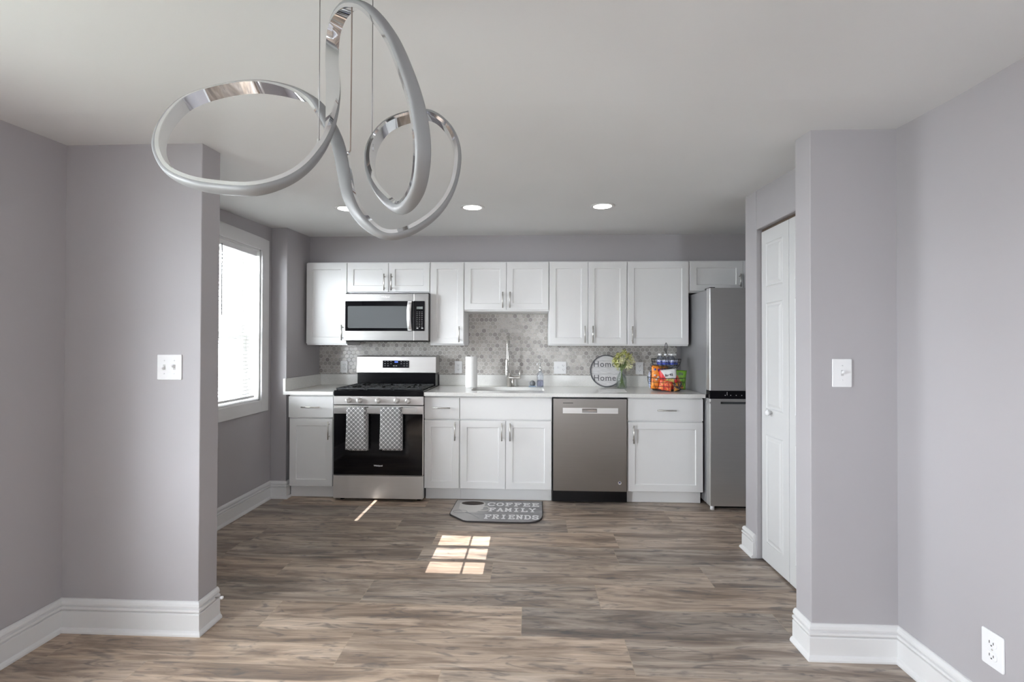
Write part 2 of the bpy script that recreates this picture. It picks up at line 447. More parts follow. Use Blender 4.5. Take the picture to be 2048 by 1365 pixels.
# openings: sun streak slit, lite, window -> tile the wall
SL = (-1.308, -1.284, 1.945, 2.15)
xs = [-2.35, SL[0], SL[1], LT[0]-.08, LT[1]-.30+.30, RW[0], RW[1], RX+.15]
m.box(-2.35, SL[0], R0, R1, 0, WT); m.box(SL[0], SL[1], R0, R1, 0, SL[2]); m.box(SL[0], SL[1], R0, R1, SL[3], WT)
m.box(SL[1], -.70, R0, R1, 0, WT)
m.box(-.70, -.16, R0, R1, 0, 1.60); m.box(-.70, -.16, R0, R1, 1.94, WT)
m.box(-.16, .0, R0, R1, 0, WT)
m.box(.0, .70, R0, R1, 0, WT); m.box(.70, .98, R0, R1, 0, .30); m.box(.70, .98, R0, R1, 2.05, WT); m.box(.98, RX+.15, R0, R1, 0, WT)
struct('wall_rear', m, 'wall')
m = MB(); ty0, ty1 = REAR-.02, REAR
m.box(-.70, LT[0], ty0, ty1, 1.60, 1.94); m.box(LT[1], -.16, ty0, ty1, 1.60, 1.94)
m.box(LT[0], LT[1], ty0, ty1, 1.60, LT[2]); m.box(LT[0], LT[1], ty0, ty1, LT[3], 1.94)
m.box(-.403, -.389, ty0, ty1, LT[2], LT[3])
for z in (1.735, 1.803): m.box(LT[0], LT[1], ty0, ty1, z-.004, z+.004)
struct('window_3', m, 'trim')
m = MB(); 
for x in (.70, .95): m.box(x, x+.03, REAR-.08, REAR-.04, .30, 2.05)
for z in (.30, 2.01): m.box(.70, .98, REAR-.08, REAR-.04, z, z+.04)
w4 = struct('window_4', m, 'trim'); struct('pane', MB().box(.72, .96, REAR-.064, REAR-.060, .32, 2.03), 'pane', w4)
# dining window (left, outside the frame)
m = MB()
for y in (DW0, (DW0+DW1)/2-.02, DW1-.04): m.box(LX-.14, LX-.10, y, y+.04, .45, 1.88)
for z in (.45, 1.16, 1.84): m.box(LX-.14, LX-.10, DW0, DW1, z, z+.04)
w2 = struct('window_2', m, 'trim'); struct('pane', MB().box(LX-.122, LX-.118, DW0, DW1, .47, 1.86), 'pane', w2)
m = MB()
for a in ((DW0-.09, DW0, .37, 1.96), (DW1, DW1+.09, .37, 1.96), (DW0, DW1, 1.88, 1.96), (DW0, DW1, .37, .45)): m.box(LX, LX+.018, *a)
struct('window_casing', m, 'trim', w2)

# baseboards: moulded profile swept round the corners
PROF = [(0, 0), (.028, 0), (.028, .008), (.024, .016), (.0165, .021), (.0165, .092), (.0150, .094), (.0085, .0955), (.0085, .098), (.0155, .100), (.0185, .106), (.0170, .114), (.0080, .116), (.0080, .1185), (.0135, .121), (.0150, .127), (.0130, .137), (.007, .144), (.003, .146), (0, .146)]
def sweep(path):
    n = len(path); P = [Vector((a, b, 0)) for a, b in path]; rings = []
    for i in range(n):
        d1 = (P[i]-P[i-1]).normalized() if i > 0 else (P[1]-P[0]).normalized()
        d2 = (P[i+1]-P[i]).normalized() if i < n-1 else d1
        n1 = Vector((d1.y, -d1.x, 0)); n2 = Vector((d2.y, -d2.x, 0))
        mit = (n1+n2); mit = mit/(mit.dot(n1)) if mit.length > 1e-6 else n1
        rings.append([P[i]+mit*o+Vector((0, 0, z)) for o, z in PROF])
    k = len(PROF); vs = [v for r in rings for v in r]
    fs = [(i*k+j, i*k+(j+1) % k, (i+1)*k+(j+1) % k, (i+1)*k+j) for i in range(n-1) for j in range(k)]
    fs += [tuple(range(k)), tuple(range((n-1)*k, n*k))[::-1]]
    return MB().add(vs, fs)
bl = struct('baseboard_left', sweep([(LX, REAR), (LX, 2.01), (-1.50, 2.01), (-1.50, 2.132)]), 'trim')
struct('baseboard_kitchen_left', sweep([(-1.50, 2.132), (KX, 2.132), (KX, 3.805), (NX, 3.805), (NX, 3.85)]), 'trim')
struct('baseboard_right', sweep([(1.182, 2.083), (1.182, 1.973), (RX, 1.973), (RX, REAR)]), 'trim')
struct('baseboard_closet', sweep([(2.1, 3.007), (1.389, 3.007), (1.389, 2.872)]), 'trim')

# kitchen window: casing, sashes, glass
m = MB(); cx0, cx1 = KX, KX+.02
m.box(cx0, cx1, KW0-.095, KW0, KZ0-.095, KZ1+.095); m.box(cx0, cx1, KW1, KW1+.095, KZ0-.095, KZ1+.095)
m.box(cx0, cx1, KW0, KW1, KZ1, KZ1+.095); m.box(cx0, cx1, KW0, KW1, KZ0-.095, KZ0)
w1 = struct('window_1', m, 'trim', bevel=.003)
m = MB(); m.box(KX-.16, KX, KW0, KW0+.012, KZ0, KZ1); m.box(KX-.16, KX, KW1-.012, KW1, KZ0, KZ1); m.box(KX-.16, KX, KW0, KW1, KZ1-.012, KZ1); m.box(KX-.16, KX, KW0, KW1, KZ0, KZ0+.012)
struct('window_jamb', m, 'trim', w1)
def sash(x, z0, z1):
    m = MB(); a, b = KW0+.012, KW1-.012
    m.box(x-.03, x, a, a+.045, z0, z1); m.box(x-.03, x, b-.045, b, z0, z1); m.box(x-.03, x, a+.045, b-.045, z0, z0+.05); m.box(x-.03, x, a+.045, b-.045, z1-.05, z1)
    o = struct('window_sash', m, 'trim', w1, bevel=.002)
    struct('pane', MB().box(x-.017, x-.013, a+.04, b-.04, z0+.045, z1-.045), 'pane', o)
sash(KX-.105, KZ0+.012, 1.40); sash(KX-.137, 1.36, KZ1-.012)

# bifold closet door
def leaf_x(parent, name, xf_, y0, y1, z0, z1, panels):
    """door leaf facing -x with raised panels"""
    m = MB(); m.box(xf_, xf_+.028, y0, y1, z0, z1)
    o = part(name, m, 'door', parent, bevel=.002)
    pm = MB()
    for pz0, pz1, py0, py1 in panels:
        rings = []
        for ins, dx in ((0, -.0002), (.006, .0), (.010, -.007), (.020, -.007), (.034, -.0015), (.038, -.0005)):
            x = xf_-dx if dx > 0 else xf_+dx
            x = {0: xf_-.0002, .006: xf_-.004, .010: xf_-.0005, .020: xf_-.0008, .034: xf_-.0065, .038: xf_-.0068}[ins]
            rings.append([(x, py0+ins, pz0+ins), (x, py1-ins, pz0+ins), (x, py1-ins, pz1-ins), (x, py0+ins, pz1-ins)])
        vs = [v for r in rings for v in r]; fs = []
        for k in range(len(rings)-1):
            for i in range(4): j = (i+1) % 4; fs.append((k*4+i, k*4+j, k*4+4+j, k*4+4+i))
        fs.append(tuple(range(len(vs)-4, len(vs)))); pm.add(vs, fs)
    part('raised_panel', pm, 'door', o)
    return o
dr = bpy.data.objects.new('door_1', None); C.objects.link(dr); dr.location = (1.42, 2.56, 0); dr['kind'] = 'structure'
DX = 1.418
def panels(y0, y1): return [(1.66, 1.93, y0+.055, y1-.055), (.93, 1.57, y0+.055, y1-.055), (.13, .78, y0+.055, y1-.055)]
l1 = leaf_x(dr, 'door_leaf', DX, 2.562, CO1-.006, .012, 2.008, panels(2.562, CO1-.006))
leaf_x(dr, 'door_leaf', DX, CO0+.006, 2.558, .012, 2.008, panels(CO0+.006, 2.558))
kx, ky, kz = DX, 2.74, .915
part('door_knob', MB().lathe([(.008, 0), (.007, -.012), (.015, -.018), (.0175, -.026), (.014, -.033), (.004, -.036)], (kx, ky, kz), 20, 'x'), 'plastic_w', l1)
struct('trim_1', MB().box(1.425, 1.45, CO0, CO1, COZ-.016, COZ), plain('dark door track', (.10, .07, .05), .5), None)

# ---------------------------------------------------------------- outside the kitchen window
hb = thing('neighbouring_house', 'white sided house with brick corner outside the kitchen window', 'building', (-7.2, 3.6, -.6))
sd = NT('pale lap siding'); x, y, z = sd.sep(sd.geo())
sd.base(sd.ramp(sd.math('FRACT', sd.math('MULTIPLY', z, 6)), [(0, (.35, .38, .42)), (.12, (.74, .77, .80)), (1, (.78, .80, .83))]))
bk = NT('red brick'); br = bk.n('ShaderNodeTexBrick'); br.inputs['Color1'].default_value = (.42, .17, .13, 1); br.inputs['Color2'].default_value = (.35, .14, .11, 1)
br.inputs['Mortar'].default_value = (.5, .46, .42, 1); br.inputs['Scale'].default_value = 4; x, y, z = bk.sep(bk.geo()); bk.l(bk.comb(y, z, 0), br.inputs['Vector']); bk.base(br.outputs[0])
part('siding', MB().box(-8.4, -7.2, .0, 5.6, -.6, 1.3), sd.m, hb)
part('brick_corner', MB().box(-7.3, -7.1, 7.4, 8.0, -.6, 5.0), bk.m, hb)
part('brick_corner', MB().box(-7.26, -7.1, 5.6, 6.0, -.6, 3.4), bk.m, hb)
struct('trim_2', MB().box(-12, -2.42, -8, 12, -.7, -.6), plain('outdoor grass and paving', (.22, .23, .20), .9, nz=.1, nscale=2))

struct('sun_blocker', MB().box(.62, 1.5, -9.2, -9, -.6, 4.9), plain('pale sun blocker', (.75, .75, .75), .9, nz=.05, nscale=3))  # unseen slab added to keep direct sun out of the rear window

# ---------------------------------------------------------------- blinds
wb = thing('window_blind', 'white horizontal slatted blind lowered over the kitchen window', 'blind', (KX-.04, 3.2, .90))
b0, b1, bx = KW0+.02, KW1-.035, KX-.045
part('headrail', MB().box(bx-.028, bx+.030, b0-.005, b1+.01, 2.03, 2.075), 'plastic_w', wb, bevel=.003)
sm_ = NT('white vinyl slat'); sm_.base((.62, .62, .60)); sm_.set(Roughness=.4)
tl = sm_.n('ShaderNodeBsdfTranslucent'); tl.inputs[0].default_value = (.84, .84, .80, 1); mx_ = sm_.n('ShaderNodeMixShader'); mx_.inputs[0].default_value = .08
sm_.l(sm_.b.outputs[0], mx_.inputs[1]); sm_.l(tl.outputs[0], mx_.inputs[2]); sm_.l(mx_.outputs[0], sm_.out.inputs[0]); slat = sm_.m
m = MB(); z = .915; a = math.radians(1)
while z < 2.02:
    def sl(u, v, z=z):
        d = (u-.5)*.040; c = .003*(1-(2*u-1)**2)
        return (bx+d*math.cos(a), b0+v*(b1-b0), z+d*math.sin(a)+c)
    m.grid(sl, 4, 2); z += .0285
part('slats', m, slat, wb, solid=.0012)
part('bottom_rail', MB().box(bx-.024, bx+.024, b0, b1, .878, .896), 'plastic_w', wb, bevel=.003)
m = MB()
for yy in (b0+.12, (b0+b1)/2, b1-.10):
    for dx in (-.022, .022): m.tube([(bx+dx, yy, .895), (bx+dx, yy, 2.03)], .0007, 5)
part('ladder_cord', m, 'plastic_w', wb)
part('wand', MB().tube([(bx+.036, 3.19, 2.04), (bx+.037, 3.19, 2.03), (bx+.037, 3.192, 1.52)], .004, 8), plain('grey acrylic', (.25, .25, .26), .2), wb)

# ---------------------------------------------------------------- electrical
def outlet(label, cx, cz, cy, group=None, name='electrical_outlet'):
    t = thing(name, label, 'outlet', (cx, cy, cz-.06), group)
    part('cover_plate', MB().prism(rrect(cx-.036, cx+.036, cz-.059, cz+.059, .006), cy-.006, cy), 'plastic_w', t, bevel=.002)
    for dz in (-.021, .021):
        rc = part('receptacle', MB().prism(rrect(cx-.0165, cx+.0165, cz+dz-.014, cz+dz+.014, .011), cy-.0085, cy-.005), 'plastic_w', t, bevel=.0008)
        s_ = MB(); s_.box(cx-.0075, cx-.0055, cy-.0092, cy-.008, cz+dz-.002, cz+dz+.007); s_.box(cx+.0055, cx+.0075, cy-.0092, cy-.008, cz+dz-.002, cz+dz+.006)
        s_.prism([(cx+.0025*math.cos(k*PI/5), cz+dz-.0075+.0025*math.sin(k*PI/5)) for k in range(10)], cy-.0092, cy-.008)
        part('slot', s_, 'plastic_d', rc)
    part('screw', MB().lathe([(.003, 0), (.003, -.001), (.001, -.0016)], (cx, cy-.006, cz), 10, 'y'), 'nickel', t)
    return t
OY = BY-.010
outlet('white duplex outlet on hexagon tiles left of the stove', -1.832, 1.0915, OY)
outlet('white duplex outlet on tiles between stove and paper towel roll', -.703, 1.092, OY)
outlet('white duplex outlet on tiles behind the flowers and snack basket', 1.042, 1.091, OY)
# double plate right of the sink: switch + outlet
t = thing('switch_outlet_plate', 'wide white plate with switch and outlet right of the sink', 'outlet', (.283, OY, 1.03))
cz = 1.0925
part('cover_plate', MB().prism(rrect(.225, .343, cz-.060, cz+.060, .006), OY-.006, OY), 'plastic_w', t, bevel=.002)
part('toggle', MB().box(.250, .260, OY-.018, OY-.005, cz-.004, cz+.012), 'plastic_w', t, bevel=.001)
for dz in (-.021, .021):
    rc = part('receptacle', MB().prism(rrect(.299, .332, cz+dz-.014, cz+dz+.014, .011), OY-.0085, OY-.005), 'plastic_w', t, bevel=.0008)
    s_ = MB(); s_.box(.308, .310, OY-.0092, OY-.008, cz+dz-.002, cz+dz+.007); s_.box(.321, .323, OY-.0092, OY-.008, cz+dz-.002, cz+dz+.006); s_.box(.3135, .3175, OY-.0092, OY-.008, cz+dz-.009, cz+dz-.005)
    part('slot', s_, 'plastic_d', rc)
def switch(label, x0, x1, z0, z1, y, tog):
    t = thing('light_switch', label, 'switch', ((x0+x1)/2, y, z0))
    part('cover_plate', MB().prism(rrect(x0, x1, z0, z1, .004), y-.006, y), 'plastic_w', t, bevel=.0025)
    zc_ = (z0+z1)/2
    for tx, up in tog:
        part('toggle_slot', MB().box(tx-.005, tx+.005, y-.0068, y-.005, zc_-.012, zc_+.012), plain('ivory recess', (.55, .55, .55), .5), t)
        tm = MB().box(-.0035, .0035, -.017, 0, -.005, .005); tm.xf(Matrix.Translation((tx, y-.005, zc_)) @ Matrix.Rotation(math.radians(-28 if up else 28), 4, 'X'))
        part('toggle', tm, 'plastic_w', t, bevel=.0012)
        for dz in (-.030, .030): part('screw', MB().lathe([(.003, 0), (.003, -.001), (.001, -.0016)], (tx, y-.006, zc_+dz), 10, 'y'), 'plastic_w', t)
switch('white double toggle switch on the left grey wall', -1.699, -1.584, 1.147, 1.262, 2.01, ((-1.665, 0), (-1.618, 1)))
switch('white single toggle switch on the dark narrow wall by the closet', 1.268, 1.348, 1.137, 1.256, 1.973, ((1.308, 1),))
o = outlet('white duplex outlet low on the right wall', 0, 0, 0)
o.rotation_euler = (0, 0, -PI/2); o.location = (RX, 1.579, .305-.06)
for ch in o.children_recursive:  # parts were built around their own origin
    pass
# spring door stop on the left baseboard
t = thing('door_stop', 'small white door stop on baseboard at left wall end', 'door stop', (-1.4835, 2.10, .10))
part('stem', MB().tube([(-1.484, 2.10, .112), (-1.458, 2.098, .114)], .0035, 8), 'nickel', t)
part('tip', MB().lathe([(.004, 0), (.0075, .002), (.0075, .012), (.004, .015)], (-1.460, 2.098, .114), 14, 'x'), 'plastic_w', t)

# ---------------------------------------------------------------- cabinets
def pull(parent, p0, p1, y):
    """bar handle: p0,p1 = (x,z) ends; y = door face"""
    m = MB(); a = Vector((p0[0], y-.032, p0[1])); b = Vector((p1[0], y-.032, p1[1]))
    m.tube([a, b], .0055, 12)
    for f in (.16, .84):
        q = a.lerp(b, f); m.tube([q, (q.x, y+.001, q.z)], .004, 8)
    return part('handle', m, 'nickel', parent)
def base_cabinet(label, x0, x1, door_spans, drawer=True, handles=(), false_front=False, toe=None, dtop=.870, name='base_cabinet'):
    F = 3.78
    t = thing(name, label, 'cabinet', ((x0+x1)/2, 4.1, 0), 'white base cabinets under the counter')
    m = MB(); m.box(x0, x1, F+.021, 4.395, .105, .8835)
    part('body', m, 'cab', t, bevel=.001)
    tx0, tx1 = toe or (x0, x1)
    part('toe_kick', MB().box(tx0, tx1, F+.070, F+.085, .002, .105), 'cab', t)
    o = part('drawer' if not false_front else 'false_front', MB().box(x0+.002, x1-.002, F, F+.02, .692, dtop), 'cab', t, bevel=.0015)
    if not false_front:
        h = handles[0]; pull(o, (h[0], h[2]), (h[1], h[2]), F)
        handles = handles[1:]
    for (a, b), h in zip(door_spans, handles):
        d = part('door', MB().frame_panel(a, b, .112, .679, F, .02, .056, .008), 'cab', t)
        pull(d, (h[0], h[1]), (h[0], h[2]), F)
    return t
base_cabinet('white base cabinet in the left corner beside the stove', -2.050, -1.662, [(-2.038, -1.668)], handles=((-1.925, -1.767, .782), (-1.694, .512, .663)), toe=(-2.06, -1.662))
base_cabinet('narrow white base cabinet right of the stove', -.8885, -.5905, [(-.8865, -.595)], handles=((-.816, -.666, .785), (-.626, .516, .669)))
base_cabinet('white double door base cabinet under the sink', -.5895, .178, [(-.5855, -.2075), (-.2035, .174)], false_front=True, handles=((-.236, .517, .665), (-.168, .517, .665)))
base_cabinet('wide white base cabinet between dishwasher and refrigerator', .797, 1.410, [(.803, 1.407)], handles=((1.032, 1.184, .779), (.843, .509, .655)))
def wall_cabinet(label, x0, x1, z0, spans, handles, z1=2.063, fw=.056):
    F = 4.08
    t = thing('wall_cabinet', label, 'cabinet', ((x0+x1)/2, 4.25, z0), 'white wall cabinets above the counter')
    part('body', MB().box(x0+.0005, x1-.0005, F+.021, 4.410, z0, z1), 'cab', t, bevel=.001)
    for (a, b), h in zip(spans, handles):
        d = part('door', MB().frame_panel(a, b, z0+.014, z1-.010, F, .02, fw, .008), 'cab', t)
        pull(d, (h[0], h[1]), (h[0], h[2]), F)
    return t
wall_cabinet('tall white wall cabinet at the left end by the microwave', -2.054, -1.6755, 1.305, [(-2.051, -1.679)], [(-1.711, 1.348, 1.489)])
wall_cabinet('short white double door wall cabinet above the microwave', -1.6755, -.912, 1.776, [(-1.672, -1.2945), (-1.2905, -.916)], [(-1.324, 1.80, 1.95), (-1.259, 1.80, 1.95)])
wall_cabinet('narrow tall white wall cabinet right of the microwave', -.912, -.602, 1.305, [(-.908, -.606)], [(-.641, 1.333, 1.476)])
wall_cabinet('white double door wall cabinet above the sink', -.602, .163, 1.613, [(-.598, -.2205), (-.2165, .159)], [(-.25, 1.642, 1.785), (-.185, 1.642, 1.785)])
wall_cabinet('tall white double door wall cabinet above the dishwasher', .163, .857, 1.305, [(.167, .509), (.513, .853)], [(.481, 1.332, 1.482), (.551, 1.332, 1.482)])
wall_cabinet('wide tall white single door wall cabinet beside the refrigerator', .857, 1.398, 1.305, [(.861, 1.394)], [(.899, 1.326, 1.478)])
wall_cabinet('short white wall cabinet above the refrigerator', 1.401, 2.09, 1.779, [(1.408, 1.866), (1.87, 2.085)], [(1.835, 1.825, 1.939), (1.90, 1.825, 1.939)])

# countertops
SX0, SX1, SY0, SY1 = -.520, .120, 3.925, 4.275
CT0, CT1, CF, CB = .8845, .914, 3.75, 4.4195
def round_hole_slab(m, x0, x1, y0, y1, hx0, hx1, hy0, hy1, z0, z1, r=.045):
    inner = rrect(hx0, hx1, hy0, hy1, r, 6); n = len(inner)
    cx, cy = (hx0+hx1)/2, (hy0+hy1)/2; outer = []
    for (px, py) in inner:  # nearest point on the outer rectangle along the same side
        dx = (px-cx)/((hx1-hx0)/2); dy = (py-cy)/((hy1-hy0)/2)
        k = 1/max(abs(dx), abs(dy)); outer.append((cx+dx*k*((x1-x0)/2)+((x0+x1)/2-cx), cy+dy*k*((y1-y0)/2)+((y0+y1)/2-cy)))
    for ci, (qx, qy) in zip((3, 10, 17, 24), ((x1, y1), (x0, y1), (x0, y0), (x1, y0))): outer[ci] = (qx, qy)
    vs = [(x, y, z1) for x, y in inner]+[(x, y, z1) for x, y in outer]+[(x, y, z0) for x, y in inner]+[(x, y, z0) for x, y in outer]
    fs = []
    for i in range(n):
        j = (i+1) % n
        fs += [(i, j, n+j, n+i), (2*n+i, 3*n+i, 3*n+j, 2*n+j), (i, 2*n+i, 2*n+j, j), (n+i, n+j, 3*n+j, 3*n+i)]
    return m.add(vs, fs)
t = thing('countertop', 'long white quartz countertop with sink cutout right of the stove', 'countertop', (.27, 4.08, CT0))
m = MB(); m.box(-.885, SX0-.06, CF, CB, CT0, CT1); m.box(SX1+.06, 1.416, CF, CB, CT0, CT1)
round_hole_slab(m, SX0-.06, SX1+.06, CF, CB, SX0, SX1, SY0, SY1, CT0, CT1, .05)
part('slab', m, 'quartz', t)
part('upstand', MB().box(-.885, 1.397, 4.397, CB, CT1, 1.020), 'quartz', t, bevel=.002)
t = thing('countertop', 'short white quartz countertop in the left corner', 'countertop', (-1.87, 4.08, CT0))
part('slab', MB().box(-2.0825, -1.650, CF, CB, CT0, CT1), 'quartz', t, bevel=.002)
part('upstand', MB().box(-2.060, -1.650, 4.397, CB, CT1, 1.020), 'quartz', t, bevel=.002)
part('side_upstand', MB().box(-2.0825, -2.060, CF, CB, CT1, 1.020), 'quartz', t, bevel=.002)
m = MB(); m.box(-2.083, 1.397, 4.412, 4.4199, 1.021, 1.303); m.box(-.601, .162, 4.412, 4.4199, 1.303, 1.612); m.box(-1.675, -.913, 4.412, 4.4199, 1.303, 1.34)
o = struct('trim_3', m, 'hex'); o['label'] = 'grey hexagon marble tile backsplash above the counter'

# sink
t = thing('kitchen_sink', 'undermount stainless steel sink in the white counter', 'sink', (-.2, 4.1, .70))
out_ = rrect(SX0-.004, SX1+.004, SY0-.004, SY1+.004, .05, 6); n = len(out_)
m = MB(); zz = [(CT0-.001, 1), (.74, .985), (.715, .95), (.712, .3), (.708, .06)]
cx, cy = (SX0+SX1)/2, (SY0+SY1)/2; rings = [[(cx+(x-cx)*k, cy+(y-cy)*k, z) for x, y in out_] for z, k in zz]
vs = [v for r in rings for v in r]; fs = [(k*n+i, k*n+(i+1) % n, (k+1)*n+(i+1) % n, (k+1)*n+i) for k in range(len(rings)-1) for i in range(n)]+[tuple(range(len(vs)-n, len(vs)))]
m.add(vs, fs, True); part('basin', m, 'steel_light', t, solid=.002)
part('drain', MB().lathe([(.001, .004), (.03, .004), (.043, .003), (.045, .0)], (cx, cy+.05, .714), 24), 'chrome', t)

# faucet
fx, fy = -.213, 4.335
t = thing('kitchen_faucet', 'brushed nickel spring neck kitchen faucet behind the sink', 'faucet', (fx, fy, .914))
part('base', MB().lathe([(.026, 0), (.026, .006), (.020, .010), (.019, .125), (.012, .130), (.0085, .134)], (fx+.006, fy, .914), 24), 'nickel', t)
path = smoothpath([(fx+.004, fy, 1.045), (fx+.004, fy, 1.15), (fx+.002, fy, 1.27), (fx, fy-.01, 1.345), (fx, fy-.055, 1.392), (fx, fy-.115, 1.385), (fx, fy-.15, 1.335), (fx, fy-.16, 1.26), (fx, fy-.16, 1.15)], 10)
part('neck', MB().tube(path, .0075, 10), 'nickel', t)
# coil
coil = []; P = smoothpath([(fx+.003, fy, 1.22), (fx+.002, fy, 1.29), (fx, fy-.01, 1.345), (fx, fy-.055, 1.392), (fx, fy-.115, 1.385), (fx, fy-.15, 1.335), (fx, fy-.16, 1.25)], 60)
for i in range(len(P)-1):
    tg = (P[i+1]-P[i]).normalized(); nx = Vector((1, 0, 0)); nb = tg.cross(nx); a = i*.42
    coil.append(P[i]+.0145*(math.cos(a)*nx+math.sin(a)*nb))
part('spring', MB().tube(coil, .0021, 6), 'nickel', t)
sh = part('spray_head', MB().lathe([(.010, .165), (.013, .150), (.013, .110), (.0165, .098), (.0175, .02), (.015, 0)], (fx-.004, fy-.16, 1.018), 20), 'nickel', t)
m = MB(); 
for dz in (.060, .038): m.lathe([(.004, 0), (.004, -.002)], (fx-.004, fy-.1765, 1.018+dz), 12, 'y')
part('spray_button', m, 'black', sh)
part('dock_arm', MB().tube([(fx+.005, fy, 1.155), (fx+.003, fy-.08, 1.155), (fx-.002, fy-.143, 1.15)], .006, 10), 'nickel', t)
part('side_valve', MB().tube([(fx+.01, fy-.01, 1.0), (fx+.115, fy-.015, 1.0)], .014, 16), 'nickel', t, bevel=.001)
part('lever', MB().tube([(fx+.112, fy-.016, .992), (fx+.112, fy-.017, 1.075)], .0075, 12), 'nickel', t)
part('mount', MB().tube([(fx+.045, fy-.013, .9145), (fx+.045, fy-.013, .992)], .012, 14), 'nickel', t)

# ---------------------------------------------------------------- range
RX0, RX1 = -1.6445, -.8895; rc = (RX0+RX1)/2
t = thing('gas_range', 'stainless steel gas range with black oven door and cast iron grates', 'stove', (rc, 4.06, 0))
part('body', MB().box(RX0+.003, RX1-.003, 3.782, 4.40, .018, .925), 'black', t, bevel=.002)
part('cooktop', MB().box(RX0, RX1, 3.745, 4.24, .880, .926), 'black', t, bevel=.004)
part('control_panel', MB().box(RX0, RX1, 3.742, 3.78, .808, .878), 'steel', t, bevel=.003)
for x in (-1.517, -1.424, -1.267, -1.111, -1.014):
    k = part('knob', MB().lathe([(.0245, 0), (.0245, -.006), (.019, -.009), (.0175, -.030), (.014, -.033), (.0, -.033)], (x, 3.742, .844), 24, 'y'), 'steel', t)
    part('knob_grip', MB().box(x-.0045, x+.0045, 3.698, 3.71, .828, .860), 'steel_light', k, bevel=.002)
od = part('oven_door', MB().box(RX0+.001, RX1-.001, 3.745, 3.781, .222, .800), 'steel', t, bevel=.003)
part('door_glass', MB().prism(rrect(RX0+.004, RX1-.004, .226, .733, .004, 2), 3.741, 3.746), 'glass_black', od)
part('inner_window', MB().prism(rrect(rc-.26, rc+.26, .375, .64, .01, 3), 3.7402, 3.7412), plain('smoked oven window', (.008, .008, .009), .06), od)
part('lettering', text('Whirlpool', .0175, face_front(rc+.004, 3.7403, .303), .0006, .0005), 'white', od)
hm = MB(); hm.prism(rrect(RX0+.022, RX1-.045, .746, .790, .004, 3), 3.690, 3.704)
hm.box(RX0+.026, RX0+.05, 3.70, 3.747, .752, .785); hm.box(RX1-.075, RX1-.05, 3.70, 3.747, .752, .785)
part('oven_handle', hm, 'steel_light', od, bevel=.002)
part('storage_drawer', MB().box(RX0, RX1, 3.745, 3.781, .028, .216), 'steel', t, bevel=.003)
bgd = part('backguard', MB().prism([(4.235, 1.045), (4.245, 1.197), (4.27, 1.203), (4.405, 1.203), (4.405, 1.045)], RX0+.002, RX1+.002, 'x'), 'steel_bg', t, bevel=.003)
part('riser', MB().box(RX0+.008, RX1-.003, 4.245, 4.405, .92, 1.046), 'black', t, bevel=.002)
dp = part('control_display', MB().prism([(4.2335, 1.092), (4.2375, 1.160), (4.245, 1.160), (4.241, 1.092)], -1.392, -1.142, 'x'), 'lcd', bgd)
part('clock_digits', text('5:08', .018, face_front(-1.263, 4.2345, 1.147), .001, .0003), 'blue_led', dp)
m = MB()
for bxp in (-1.37, -1.342, -1.313, -1.215, -1.188, -1.160):
    for bz in (1.151, 1.130, 1.110):
        if bz == 1.110 and bxp in (-1.313, -1.215): continue
        m.box(bxp-.006, bxp+.006, 4.2325, 4.237, bz-.0015, bz+.0015)
for bxp in (-1.285, -1.262): m.box(bxp-.007, bxp+.007, 4.2325, 4.2350, 1.107, 1.113)
part('button_marks', m, plain('grey print', (.40, .40, .42), .5), dp)
# grates: three cast iron sections
for gi, (gx0, gx1) in enumerate(((RX0+.012, RX0+.262), (RX0+.267, RX1-.267), (RX1-.262, RX1-.012))):
    m = MB(); gy0, gy1, gz = 3.765, 4.215, .945; r = .006
    for y in (gy0, (gy0+gy1)/2, gy1-.012): m.box(gx0, gx1, y, y+.012, gz-.012, gz)
    for x in (gx0, gx1-.012): m.box(x, x+.012, gy0, gy1, gz-.012, gz)
    nb = 5 if gi != 1 else 4
    for q in range(1, nb+1):
        x = gx0+(gx1-gx0)*q/(nb+1)
        for (a, b) in ((gy0, gy0+.075), (gy0+.135, gy0+.225), (gy0+.225, gy0+.315), (gy1-.075, gy1)): m.box(x-.005, x+.005, a, b, gz-.011, gz)
    for y in (gy0+.07, gy0+.14, gy1-.15, gy1-.08): m.box(gx0, gx0+.085, y, y+.01, gz-.011, gz); m.box(gx1-.085, gx1, y, y+.01, gz-.011, gz)
    for x in (gx0, gx1-.012):
        for y in (gy0, gy1-.012): m.box(x, x+.012, y, y+.012, .926, gz)
    part('grate', m, 'iron', t, bevel=.002, seg=1)
for x, y, r in ((-1.52, 3.87, .045), (-1.52, 4.10, .036), (rc, 3.99, .05), (-1.015, 3.87, .04), (-1.015, 4.10, .036)):
    part('burner', MB().lathe([(r, 0), (r, .006), (r*.7, .010), (r*.7, .014), (.001, .015)], (x, y, .9255), 24), 'iron', t)
for x in (RX0+.05, RX1-.05):
    for y in (3.82, 4.34): part('foot', MB().lathe([(.018, 0), (.018, .02)], (x, y, 0.0), 14), 'black', t)

